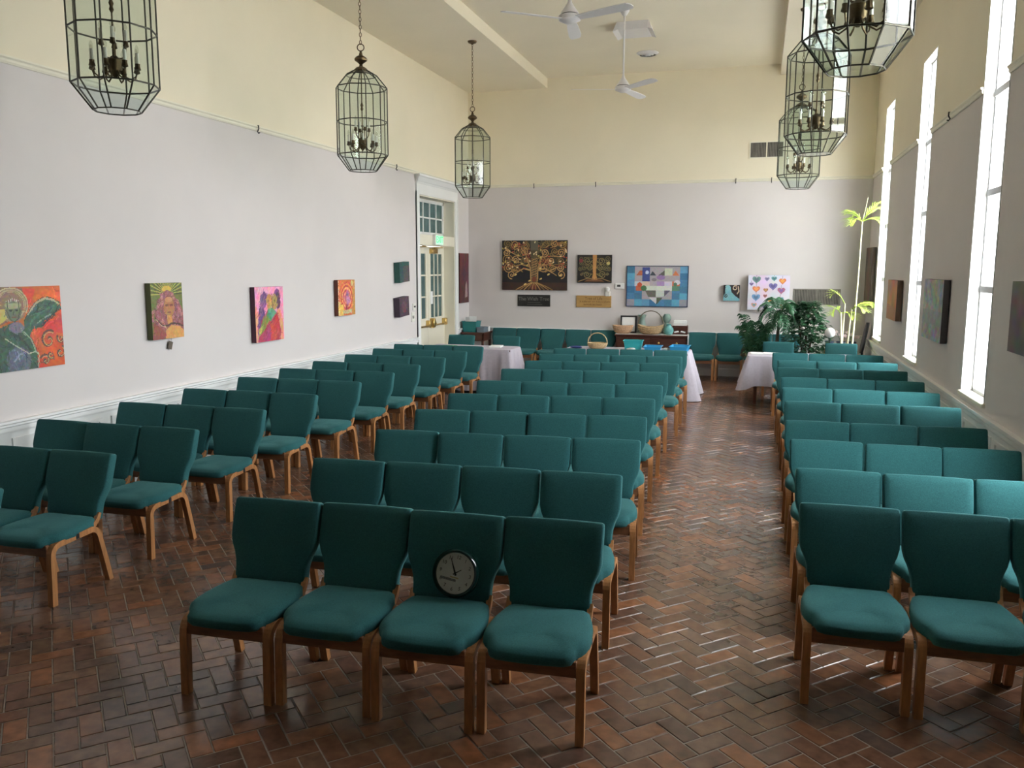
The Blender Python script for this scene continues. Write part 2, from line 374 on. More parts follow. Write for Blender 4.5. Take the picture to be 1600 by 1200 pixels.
# ================================================================== CHAIRS
def seat_mesh():
    half = [(0.0, 0.452), (0.12, 0.452), (0.185, 0.446), (0.208, 0.425), (0.225, 0.36), (0.241, 0.28), (0.247, 0.20), (0.246, 0.13), (0.238, 0.085), (0.222, 0.058), (0.206, 0.042), (0.198, 0.02), (0.186, -0.010), (0.155, -0.026), (0.08, -0.032), (0.0, -0.034)]
    out = [(-x, y) for x, y in half] + [(x, y) for x, y in half[::-1][1:-1]]
    cx, cy_ = 0.0, 0.21; rs = []
    for d, z in ((0.030, 0.383), (0.008, 0.388), (0.0, 0.402), (0.0, 0.428), (0.006, 0.444), (0.020, 0.456), (0.045, 0.4635), (0.10, 0.468), (0.17, 0.470)):
        R = []
        for x, y in out:
            v = Vector((x-cx, y-cy_)); l = v.length; v = v*max(0.05, (l-d)/l); R.append((cx+v.x, cy_+v.y, z - 0.018*max(0, (0.10-y)/0.13)**2*(1 if z > 0.43 else 0.4)))
        rs.append([(a, b, c-0.010) for a, b, c in R])
    return MB().rings(rs).mesh('seat', m_teal, 'all')
def back_mesh():
    half = [(0.0, 0.0), (0.15, 0.0), (0.196, 0.004), (0.203, 0.02), (0.203, 0.07), (0.207, 0.11), (0.218, 0.15), (0.236, 0.19), (0.2465, 0.23), (0.2485, 0.27), (0.2485, 0.36), (0.2485, 0.415), (0.2455, 0.428), (0.234, 0.434), (0.12, 0.437), (0.0, 0.438)]
    out = [(x, s) for x, s in half] + [(-x, s) for x, s in half[::-1][1:-1]]
    cx, cs = 0, 0.22; rs = []
    for d, t in ((0.012, 0.062), (0.003, 0.060), (0.0, 0.054), (0.0, 0.012), (0.003, 0.004), (0.010, 0.0), (0.05, -0.004), (0.14, -0.006)):
        R = []
        for x, s_ in out:
            v = Vector((x-cx, s_-cs)); l = v.length; v = v*max(0.05, (l-d)/l); R.append((cx+v.x, t, cs+v.y))
        rs.append(R)
    mb = MB().rings(rs)
    a = math.radians(16.5)
    def fn(p):
        y = p.y - 0.012*math.sin(PI*min(1, max(0, p.z/0.44)))*(1 if p.y < 0.03 else 0.6)
        return Vector((p.x, 0.432 + y*math.cos(a) + p.z*math.sin(a), 0.428 + p.z*math.cos(a)*1.022 - y*math.sin(a)))
    return mb.xf(fn).mesh('backrest', m_teal, 'all')
def bend(p0, p1, p2, n=6):
    return [((1-t)**2*p0[0]+2*t*(1-t)*p1[0]+t*t*p2[0], (1-t)**2*p0[1]+2*t*(1-t)*p1[1]+t*t*p2[1]) for t in [i/n for i in range(n+1)]]
def chair_proto():
    parts = []
    parts.append(('seat', seat_mesh())); parts.append(('backrest', back_mesh()))
    front = [(0.012, 0.0), (0.018, 0.15), (0.022, 0.30)] + bend((0.022, 0.315), (0.025, 0.372), (0.085, 0.378)) + [(0.15, 0.381), (0.212, 0.384)]
    rear = [(0.235, 0.385), (0.31, 0.387)] + bend((0.345, 0.388), (0.395, 0.386), (0.412, 0.335)) + [(0.455, 0.16), (0.492, 0.0)]
    for s in (-1, 1):
        x0, x1 = sorted((s*0.206, s*0.245))
        parts.append(('front_leg', MB().sweep_yz(front, [0.040]*3+[0.036]*9, x0, x1).mesh('front_leg', m_oak, False)))
        parts.append(('rear_leg', MB().sweep_yz(rear, [0.036]*9+[0.038, 0.036], x0, x1).mesh('rear_leg', m_oak, False)))
        parts.append(('joint_block', MB().box(x0-0.001, x1+0.001, 0.210, 0.238, 0.370, 0.400).mesh('joint_block', m_black)))
        parts.append(('back_post', MB().sweep_yz([(0.375, 0.385), (0.41, 0.405), (0.440, 0.432), (0.462, 0.470)], [0.03, 0.034, 0.03, 0.022], s*0.202-0.013, s*0.202+0.013).mesh('back_post', m_oak)))
    parts.append(('front_rail', MB().cbox(-0.206, 0.206, 0.010, 0.034, 0.310, 0.385, 0.003).mesh('front_rail', m_oakdark)))
    parts.append(('rear_rail', MB().cbox(-0.206, 0.206, 0.372, 0.394, 0.325, 0.387, 0.003).mesh('rear_rail', m_oakdark)))
    return parts
CHAIR = chair_proto()
def chair(x, y, rz, label, group):
    o = thing('stacking_chair', (x, y, 0), rz, label, 'chair', group)
    for n, me in CHAIR: link(n, me, o)
    return o
ORD = ['front', 'second', 'third', 'fourth', 'fifth', 'sixth', 'seventh', 'eighth', 'ninth', 'tenth', 'eleventh']
SP = 0.5055; BACKY = 0.62
rnd = random.Random(11)
def row(xl, yl, xr, yr, n, names, rowname, block, group, skip=()):
    """row of n chairs between the top outer corners of its end chairs"""
    a = math.atan2(yr-yl, xr-xl)
    for k in range(n):
        if k in skip: continue
        f = (k+0.5)/n; X = xl+(xr-xl)*f; Y = yl+(yr-yl)*f
        j = rnd.gauss(0, 0.008)
        X0 = X + math.sin(a)*BACKY; Y0 = Y - math.cos(a)*BACKY + j
        chair(X0, Y0, a + rnd.gauss(0, 0.003), 'green chair, %s in the %s row of the %s block' % (names[k], rowname, block), group)
MN = ['leftmost of four', 'second from left', 'third from left', 'aisle seat at right end']
ML = [(-2.69,3.92),(-2.77,4.88),(-2.80,5.86),(-2.87,6.83),(-2.92,7.80),(-2.95,8.78),(-3.01,9.86),(-2.97,10.82),(-3.0,11.72),(-3.0,12.62)]
MR = [(-0.675,4.01),(-0.74,5.00),(-0.77,6.06),(-0.85,7.04),(-0.90,8.02),(-0.93,8.97),(-0.99,10.1),(-0.95,11.06),(-0.98,11.96),(-0.98,12.84)]
for i in range(10): row(*ML[i], *MR[i], 4, MN, ORD[i], 'middle', 'chairs of the middle block')
LN = ['wall seat at left end', 'middle seat', 'aisle seat at right end']
row(-5.60, 3.66, -4.08, 3.66, 3, LN, 'front', 'left', 'chairs of the left block', skip=(0, 1))
LY = [4.57,5.46,6.40,7.32,8.26,9.12,9.94,10.85,11.75,12.53]
for i, yy in enumerate(LY): row(-5.625, yy-0.01, -4.105, yy+0.01, 3, LN, ORD[i+1], 'left', 'chairs of the left block')
RN = ['aisle seat at left end', 'middle seat', 'window seat at right end']
RY = [4.69,5.50,6.42,7.25,8.28,9.22,10.08,11.05,11.92,12.95]
RX = [0.26,0.27,0.27,0.255,0.275,0.28,0.285,0.265,0.285,0.24]
for i, yy in enumerate(RY): row(RX[i], yy-0.005, RX[i]+1.52, yy+0.02, 3, RN, ORD[i], 'right', 'chairs of the right block')
# chairs lined up along the back wall
bn = ['first', 'second', 'third', 'fourth', 'fifth']
for k in range(5):
    chair(-5.22+0.515*(k+0.5), 15.90, rnd.gauss(0, 0.01), 'green chair against the back wall, %s from the corner table' % bn[k], 'chairs along the back wall')
for k in range(4):
    chair(-1.235+0.512*(k+0.5), 15.93, rnd.gauss(0, 0.01), 'green chair against the back wall, %s to the right of the sideboard' % bn[k], 'chairs along the back wall')
# chairs tucked behind the cloth-covered tables
for x, w_ in ((-5.19, 'left of the two'), (-4.33, 'right of the two')): chair(x, 13.95, 0.0, 'green chair standing behind the left cloth table, %s' % w_, 'chairs behind the tables')
for x, w_ in ((0.37, 'left of the two'), (1.36, 'right of the two')): chair(x, 14.22, 0.0, 'green chair standing behind the right cloth table, %s' % w_, 'chairs behind the tables')
# ================================================================== DOOR
m_pane = mat('teal_door_glass', (0.055, 0.115, 0.115), 0.08, var=0.25, scale=5)
door = struct(bpy.data.objects.new('door_1', None)); COL.objects.link(door); door.location = (XL, 14.885, 0)
def dl(mb): return mb.xf(lambda p: p - Vector((XL, 14.885, 0)))
D0, D1 = DOOR[0], DOOR[1]; DX = XL-0.24
mb = MB(); mb.box(XL-0.42, XL+0.002, D0-0.002, D0+0.03, 0, DOOR[3]); mb.box(XL-0.42, XL+0.002, D1-0.03, D1+0.002, 0, DOOR[3]); mb.box(XL-0.42, XL+0.002, D0, D1, DOOR[3]-0.03, DOOR[3])
dl(mb).build('jamb_lining', m_creamtrim, door)
dl(MB().box(XL-0.30, XL+0.01, D0+0.02, D1-0.02, 2.475, 2.66)).build('transom_bar', m_creamtrim, door)
for a, b in ((D0-0.13, D0+0.005), (D1-0.005, D1+0.13)):
    mb = MB(); mb.box(XL-0.01, XL+0.022, a, b, 0, 3.40); mb.box(XL-0.01, XL+0.034, a if a < D0 else b-0.03, a+0.03 if a < D0 else b, 0, 3.40); mb.box(XL-0.01, XL+0.03, a-0.004, b+0.004, 0, 0.2)
    dl(mb).build('casing', m_white, door)
mb = MB(); mb.box(XL-0.01, XL+0.026, D0-0.13, D1+0.13, 3.35, 3.55)
a = [(XL-0.01, 3.53), (XL+0.03, 3.53), (XL+0.045, 3.56), (XL+0.06, 3.575), (XL+0.10, 3.64), (XL+0.125, 3.65), (XL+0.125, 3.685), (XL-0.01, 3.685)]
mb.rings([[(x, D0-0.13-max(0, x-XL-0.03), z) for x, z in a], [(x, D1+0.13+max(0, x-XL-0.03), z) for x, z in a]])
dl(mb).build('crown_head', m_white, door)
# transom light: 2 x 4 panes
T0, T1, TZ0, TZ1 = D0+0.03, D1-0.03, 2.66, 3.33
mb = MB(); x0, x1 = DX-0.02, DX+0.025; nb = 5
mb.box(x0, x1, T0, T1, TZ0, TZ0+0.07); mb.box(x0, x1, T0, T1, TZ1-0.06, TZ1); mb.box(x0, x1, T0, T0+0.06, TZ0, TZ1); mb.box(x0, x1, T1-0.06, T1, TZ0, TZ1)
zm = (TZ0+TZ1)/2; mb.box(x0, x1, T0, T1, zm-0.014, zm+0.014)
ys = [T0+0.06+(T1-T0-0.12)*k/nb for k in range(nb+1)]
for q in ys[1:-1]: mb.box(x0, x1, q-0.014, q+0.014, TZ0, TZ1)
dl(mb).build('transom_sash', m_white, door)
for a_, b_ in zip(ys, ys[1:]):
    for c_, d_ in ((TZ0+0.07, zm), (zm, TZ1-0.06)): dl(MB().box(DX-0.004, DX+0.004, a_, b_, c_, d_)).build('pane', m_pane, door)
# two leaves
ymid = 14.93
for k, (a_, b_) in enumerate(((D0+0.03, ymid-0.004), (ymid+0.004, D1-0.03))):
    lf = bpy.data.objects.new('door_leaf', None); COL.objects.link(lf); lf.parent = door
    mb = MB(); z0, z1 = 0.01, 2.47; st = 0.12; g0, g1, gz0, gz1 = a_+st, b_-st, 1.12, 2.33
    mb.box(x0, x1, a_, b_, z0, gz0); mb.box(x0, x1, a_, b_, gz1, z1); mb.box(x0, x1, a_, g0, gz0, gz1); mb.box(x0, x1, g1, b_, gz0, gz1)
    cols = [g0+(g1-g0)*i/3 for i in range(4)]; rows_ = [gz0+(gz1-gz0)*i/3 for i in range(4)]
    for q in cols[1:-1]: mb.box(x0+0.004, x1-0.004, q-0.014, q+0.014, gz0, gz1)
    for q in rows_[1:-1]: mb.box(x0+0.004, x1-0.004, g0, g1, q-0.014, q+0.014)
    dl(mb).build('stiles_and_rails', m_creamtrim, lf)
    for i in range(3):
        for j in range(3): dl(MB().box(DX-0.004, DX+0.004, cols[i], cols[i+1], rows_[j], rows_[j+1])).build('pane', m_pane, lf)
    xb = x1+0.075; ym = (a_+b_)/2
    mb = MB(); mb.tube([(xb, a_+0.10, 0.98), (xb, b_-0.10, 0.98)], 0.016, 8)
    mb.cbox(x1-0.005, xb+0.015, a_+0.05, a_+0.14, 0.93, 1.11, 0.01); mb.cbox(x1-0.005, xb+0.012, b_-0.14, b_-0.05, 0.95, 1.08, 0.01)
    mb.tube([(xb, a_+0.10, 1.10), (xb-0.01, a_+0.16, 1.07), (xb, a_+0.20, 0.99)], 0.014, 6)
    dl(mb).build('panic_bar', m_gold, lf, True)
    mb = MB(); mb.cbox(x1-0.005, x1+0.07, a_+0.06, a_+0.34, 2.335, 2.43, 0.008); mb.tube([(x1+0.05, a_+0.2, 2.44), (x1+0.10, a_+0.42, 2.455), (x1+0.03, b_-0.15, 2.46)], 0.012, 6)
    dl(mb).build('door_closer', m_gold, lf, True)
mb = MB().box(x1-0.002, x1+0.006, ymid-0.02, ymid+0.02, 0.02, 2.46); dl(mb).build('astragal', m_creamtrim, door)
mb = MB().box(x1-0.002, x1+0.008, 15.02, 15.14, 1.38, 1.62); dl(mb).build('notice', m_paper, door)
# lit exit sign on the transom bar
ex = thing('exit_sign', (XL+0.012, 14.80, 2.48), 0, 'lit green and white exit sign over the double doors', 'sign')
MB().cbox(0.0, 0.06, -0.20, 0.20, 0, 0.20, 0.008).build('housing', m_whiteplastic, ex)
MB().box(0.058, 0.063, -0.175, 0.175, 0.02, 0.18).build('light_panel', emit('exit_panel', (0.55, 1.0, 0.70), 0.55), ex)
def text(body, size, parent, m, loc, rot, name='lettering', ext=0.0015, align='CENTER'):
    cu = bpy.data.curves.new(name, 'FONT'); cu.body = body; cu.size = size; cu.extrude = ext; cu.align_x = align; cu.align_y = 'CENTER'
    tmp = bpy.data.objects.new('tmp', cu); COL.objects.link(tmp)
    bpy.context.view_layer.update()
    dg = bpy.context.evaluated_depsgraph_get(); me = bpy.data.meshes.new_from_object(tmp.evaluated_get(dg)); bpy.data.objects.remove(tmp)
    me.materials.clear(); me.materials.append(m); me.name = name
    o = link(name, me, parent, loc); o.rotation_euler = rot; return o
text('EXIT', 0.17, ex, emit('exit_green', (0.02, 0.75, 0.22), 0.7), (0.0645, 0, 0.10), (PI/2, 0, PI/2))
# switches beside the door
m_plate = mat('ivory_switch_plate', (0.75, 0.73, 0.66), 0.4)
sw = thing('thermostat_plate', (XL, 13.70, 1.33), 0, 'small cream wall control with dark slot, upper one beside the door', 'wall switch')
MB().cbox(0, 0.02, -0.06, 0.06, 0, 0.12, 0.004).build('plate', m_plate, sw); MB().box(0.019, 0.024, -0.035, 0.035, 0.05, 0.08).build('slot', m_black, sw)
sw = thing('switch_plate', (XL, 13.66, 1.13), 0, 'cream switch plate with dark side, lower one beside the door', 'wall switch')
MB().cbox(0, 0.016, -0.07, 0.07, 0, 0.17, 0.004).build('plate', m_plate, sw)
for q in (-0.035, 0.03): MB().cbox(0.014, 0.026, q-0.012, q+0.012, 0.06, 0.11, 0.003).build('toggle', m_plate if q > 0 else m_black, sw)

# ================================================================== LANTERNS
def ngon(r, z, n=10, ph=0.0): return [(r*math.cos(2*PI*k/n+ph), r*math.sin(2*PI*k/n+ph), z) for k in range(n)]
LV = [(0.150, 0.0), (0.273, 0.165), (0.273, 0.515), (0.273, 0.865), (0.165, 0.995), (0.060, 1.055)]
m_candle = mat('ivory_candle_tube', (0.80, 0.78, 0.70), 0.5)
m_bulb = glass('clear_bulb', (0.92, 0.92, 0.90), 1.0)
def make_lantern(z_bot):
    root = thing('pendant_lantern', (0, 0, z_bot), 0, 'x', 'lantern', 'glass pendant lanterns')
    fr = MB(); R = [ngon(r, z) for r, z in LV]
    for lv in range(len(LV)):
        for k in range(10): fr.tube([R[lv][k], R[lv][(k+1) % 10]], 0.0062 if lv in (1, 2, 3) else 0.0048, 5)
    for lv in range(len(LV)-1):
        for k in range(10): fr.tube([R[lv][k], R[lv+1][k]], 0.0058, 5)
    fr.build('came_frame', m_came, root, True)
    for lv in range(4):
        q = [R[lv][0], R[lv][1], R[lv+1][1], R[lv+1][0]]
        me = MB().add(q, [(0, 1, 2, 3)]).mesh('pane', m_lglass)
        for k in range(10):
            o = link('pane', me, root); o.rotation_euler = (0, 0, 2*PI*k/10)
    MB().rings([R[4], R[5]], (False, False)).build('crown_glass', m_lglass, root)
    MB().add([(0, 0, 0)] + ngon(0.15, 0.0), [(0, 1+k, 1+(k+1) % 10) for k in range(10)]).build('bottom_pane', m_lglass, root)
    MB().lathe([(0.075, 1.035), (0.078, 1.05), (0.055, 1.075), (0.022, 1.09), (0.016, 1.11), (0.03, 1.125), (0.066, 1.15), (0.070, 1.165), (0.055, 1.185), (0.022, 1.205), (0.014, 1.235), (0.010, 1.25), (0.0, 1.252)], 18).build('finial_cap', m_brass, root, True)
    mb = MB(); n = 16; pts = [(0.036*math.cos(2*PI*k/n), 0, 1.285+0.036*math.sin(2*PI*k/n)) for k in range(n+1)]; mb.tube(pts, 0.006, 6); mb.build('loop_ring', m_brass, root, True)
    ch = MB(); z = 1.318; top = (Z_SOF-z_bot)/1.06-0.03; k = 0
    while z < top:
        pts = []
        for i in range(11):
            a = 2*PI*i/10; u = 0.0115*math.cos(a); v = 0.0235*math.sin(a); pts.append((u if k % 2 == 0 else 0, 0 if k % 2 == 0 else u, z+0.019+v))
        ch.tube(pts, 0.0036, 4, cap=False); z += 0.039; k += 1
    ch.build('chain', m_brass, root, True)
    MB().lathe([(0.012, top-0.02), (0.02, top-0.01), (0.06, top+0.005), (0.068, top+0.02), (0.068, top+0.03)], 20).build('ceiling_canopy', m_brass, root, True)
    # candelabra inside
    mb = MB(); mb.tube([(0, 0, 0.26), (0, 0, 1.05)], 0.006, 6); mb.lathe([(0.01, 0.22), (0.03, 0.24), (0.045, 0.27), (0.05, 0.33), (0.03, 0.345), (0.012, 0.36), (0.012, 0.40)], 12); mb.lathe([(0.006, 0.63), (0.016, 0.65), (0.010, 0.67), (0.017, 0.69), (0.006, 0.72)], 8)
    spots_ = []
    for k in range(8):
        a = 2*PI*k/8+0.2; c, s = math.cos(a), math.sin(a); pr = [(0.03, 0.27), (0.06, 0.225), (0.10, 0.205), (0.135, 0.225), (0.148, 0.27)]
        mb.tube([(r*c, r*s, z_) for r, z_ in pr], 0.0055, 5); mb.lathe([(0.008, 0), (0.022, 0.008), (0.016, 0.03), (0.017, 0.045)], 8, (0.148*c, 0.148*s, 0.262)); spots_.append((0.148*c, 0.148*s, 0.30))
    for k in range(4):
        a = 2*PI*k/4+0.5; c, s = math.cos(a), math.sin(a); pr = [(0.012, 0.34), (0.05, 0.345), (0.07, 0.38), (0.075, 0.42)]
        mb.tube([(r*c, r*s, z_) for r, z_ in pr], 0.005, 5); mb.lathe([(0.007, 0), (0.02, 0.008), (0.015, 0.03), (0.016, 0.04)], 8, (0.075*c, 0.075*s, 0.415)); spots_.append((0.075*c, 0.075*s, 0.45))
    mb.build('candelabra', m_brass, root, True)
    cm = MB().lathe([(0.0115, 0), (0.0115, 0.075)], 8).mesh('candle', m_candle, True)
    bm_ = MB().lathe([(0.007, 0.075), (0.014, 0.09), (0.013, 0.105), (0.005, 0.125), (0.0, 0.13)], 8).mesh('bulb', m_bulb, True)
    for p in spots_:
        c = link('candle', cm, root, p); link('bulb', bm_, c)
    return root
lan = make_lantern(3.185)
LP = [(-4.43, 5.15, 0.15, 'nearest glass lantern on the left, its top cut by the frame'), (-4.43, 9.05, 0.30, 'middle glass lantern on the left, hanging on its chain'), (-4.43, 12.95, 0.0, 'farthest glass lantern on the left, hanging by the door'),
      (0.47, 5.22, 0.05, 'largest glass lantern at the upper right, cut by the frame'), (0.47, 8.86, 0.12, 'middle glass lantern on the right, overlapped by the largest one'), (0.47, 12.6, 0.22, 'farthest glass lantern on the right, in front of the wall grille')]
for i, (x, y, rz, lb) in enumerate(LP):
    o = lan if i == 0 else copy_tree(lan)
    o.location = (x, y, 3.185); o.scale = (1.06, 1.06, 1.06); o.rotation_euler = (0, 0, rz); o['label'] = lb

# ================================================================== CEILING FANS, VENTS
m_fan = mat('white_fan_enamel', (0.74, 0.72, 0.74), 0.35, var=0.02)
def make_fan():
    root = thing('ceiling_fan', (0, 0, 4.66), 0, 'x', 'ceiling fan', 'white ceiling fans')
    MB().tube([(0, 0, 0.1), (0, 0, 1.02)], 0.013, 10).build('downrod', m_fan, root, True)
    MB().lathe([(0.015, 1.0), (0.03, 1.01), (0.07, 1.07), (0.072, 1.10)], 20).build('canopy', m_fan, root, True)
    MB().lathe([(0.0, -0.055), (0.05, -0.052), (0.085, -0.035), (0.115, -0.02), (0.118, 0.02), (0.10, 0.03), (0.095, 0.032)], 24).build('motor_housing', m_fan, root, True)
    MB().lathe([(0.088, 0.030), (0.088, 0.040)], 24).build('dark_ring', m_black, root, True)
    MB().lathe([(0.098, 0.040), (0.095, 0.05), (0.06, 0.10), (0.025, 0.15), (0.016, 0.19)], 24).build('bell_cover', m_fan, root, True)
    out = [(0.10, -0.05), (0.30, -0.065), (0.62, -0.072), (0.72, -0.062), (0.755, -0.03), (0.757, 0.02), (0.73, 0.055), (0.62, 0.066), (0.30, 0.055), (0.10, 0.04)]
    tw = math.radians(11)
    def bl(dz): return [(x, y*math.cos(tw), dz - y*math.sin(tw)) for x, y in out]
    me = MB().rings([bl(-0.014), bl(-0.006)]).mesh('blade', m_fan)
    for k in range(3):
        o = link('blade', me, root); o.rotation_euler = (0, 0, 2*PI*k/3)
    return root
f1 = make_fan(); f1.location = (-2.0, 8.98, 4.66); f1.rotation_euler = (0, 0, math.radians(97)); f1['label'] = 'nearer white ceiling fan, its rod cut by the top of the frame'
f2 = copy_tree(f1); f2.location = (-2.0, 12.6, 4.66); f2.rotation_euler = (0, 0, math.radians(75)); f2['label'] = 'farther white ceiling fan on a long rod, above the back wall'
bx = thing('ceiling_box', (-1.98, 13.5, Z_CEIL), 0, 'low white box fixture with flared ends on the ceiling', 'ceiling fixture')
MB().rings([[(-0.22, -0.26, -0.11), (0.22, -0.26, -0.11), (0.22, 0.26, -0.11), (-0.22, 0.26, -0.11)], [(-0.24, -0.28, 0.0), (0.24, -0.28, 0.0), (0.24, 0.28, 0.0), (-0.24, 0.28, 0.0)]]).build('housing', m_fan, bx)
for s in (-1, 1): MB().rings([[(s*0.22, -0.26, -0.10), (s*0.22, 0.26, -0.10), (s*0.30, 0.26, -0.13), (s*0.30, -0.26, -0.13)], [(s*0.22, -0.26, 0.0), (s*0.22, 0.26, 0.0), (s*0.245, 0.26, 0.0), (s*0.245, -0.26, 0.0)]]).build('flared_end', m_fan, bx)
vt = thing('ceiling_vent', (-2.0, 15.2, Z_CEIL), 0, 'round white air vent with dark slots on the ceiling', 'vent')
MB().lathe([(0.0, -0.015), (0.10, -0.02)], 28).build('dark_core', m_black, vt, True)
for r in (0.19, 0.12, 0.065): MB().lathe([(r*0.72, -0.06*(1.2-r*3)), (r, -0.008), (r, 0.0), (r*0.72, -0.05*(1.2-r*3))], 28, cap=False).build('diffuser_ring', m_fan, vt, True)
# wall grilles
m_grille = mat('grey_grille', (0.23, 0.215, 0.19), 0.5, var=0.15, scale=12)
def grille(x0, x1, z0, z1, label, mfr):
    g = thing('wall_grille', ((x0+x1)/2, YB, z0), 0, label, 'vent', 'back wall grilles'); w2 = (x1-x0)/2; h_ = z1-z0
    mb = MB(); 
    for q in ((-w2, w2, 0, 0.018), (-w2, w2, h_-0.018, h_), (-w2, -w2+0.02, 0, h_), (w2-0.02, w2, 0, h_), (-0.012, 0.012, 0, h_)): mb.box(q[0], q[1], -0.014, 0.002, q[2], q[3])
    mb.build('grille_frame', mfr, g)
    MB().box(-w2+0.01, w2-0.01, -0.003, 0.0, 0.01, h_-0.01).build('dark_duct', m_black, g)
    mb = MB(); n = int((x1-x0)/0.028)
    for k in range(n):
        x = -w2+0.03+(x1-x0-0.06)*k/(n-1); mb.add([(x-0.010, -0.004, 0.016), (x+0.008, -0.012, 0.016), (x+0.008, -0.012, h_-0.016), (x-0.010, -0.004, h_-0.016)], [(0, 1, 2, 3)])
    o = mb.build('slats', m_grille, g); o['kind'] = 'stuff'
grille(0.64, 1.47, 1.40, 1.70, 'wide dark slatted grille low on the back wall behind the plants', m_grille)
grille(-0.26, 0.36, 4.10, 4.40, 'small slatted grille high on the cream part of the back wall', m_creamtrim)
# thermostat and alarm light
th = thing('thermostat', (-2.63, YB, 1.66), 0, 'white thermostat with dark screen left of the heart quilt', 'thermostat')
MB().cbox(-0.095, 0.095, -0.03, 0.0, 0, 0.12, 0.012).build('case', m_whiteplastic, th); MB().box(-0.05, 0.02, -0.032, -0.029, 0.045, 0.085).build('screen', m_black, th)
al = thing('alarm_light', (-2.865, YB, 1.515), 0, 'small ivory alarm light at the corner of the wooden sign', 'alarm')
MB().cbox(-0.05, 0.05, -0.04, 0.0, 0, 0.10, 0.008).build('base', m_plate, al); MB().lathe([(0.03, 0), (0.045, 0.02), (0.045, 0.06), (0.02, 0.085), (0, 0.09)], 14, (0, -0.055, 0.10)).build('lens', m_whiteplastic, al, True); MB().tube([(0, -0.02, 0.09), (0, -0.05, 0.12)], 0.02, 8).build('bracket', m_plate, al)
# picture-rail hooks
m_hook = mat('dark_hook', (0.03, 0.028, 0.025), 0.5, metal=0.5)
def hook(x, y, rz, lb):
    o = MB().tube([(0, -0.028, 0.045), (0, -0.045, 0.05), (0, -0.046, 0.01), (0, -0.03, -0.02), (0, -0.045, -0.04), (0, -0.06, -0.03)], 0.008, 5).build('picture_hook', m_hook, None, True, (x, y, Z_RAIL)); o.rotation_euler = (0, 0, rz)
    tag(o, lb, 'hook', 'picture rail hooks')
for y, l in ((8.99, 'nearest of the dark hooks on the left picture rail'), (10.98, 'middle of the dark hooks on the left picture rail'), (12.97, 'farthest of the dark hooks on the left picture rail, before the door')): hook(XL, y, PI/2, l)
for x, l in ((-4.39, 'first dark hook from the left on the back picture rail'), (-3.14, 'second dark hook from the left on the back picture rail'), (-0.48, 'third dark hook from the left on the back picture rail'), (0.16, 'last dark hook on the back picture rail, beside the lantern')): hook(x, YB, 0, l)
hook(XR, 10.18, -PI/2, 'dark hook on the right picture rail between two windows')
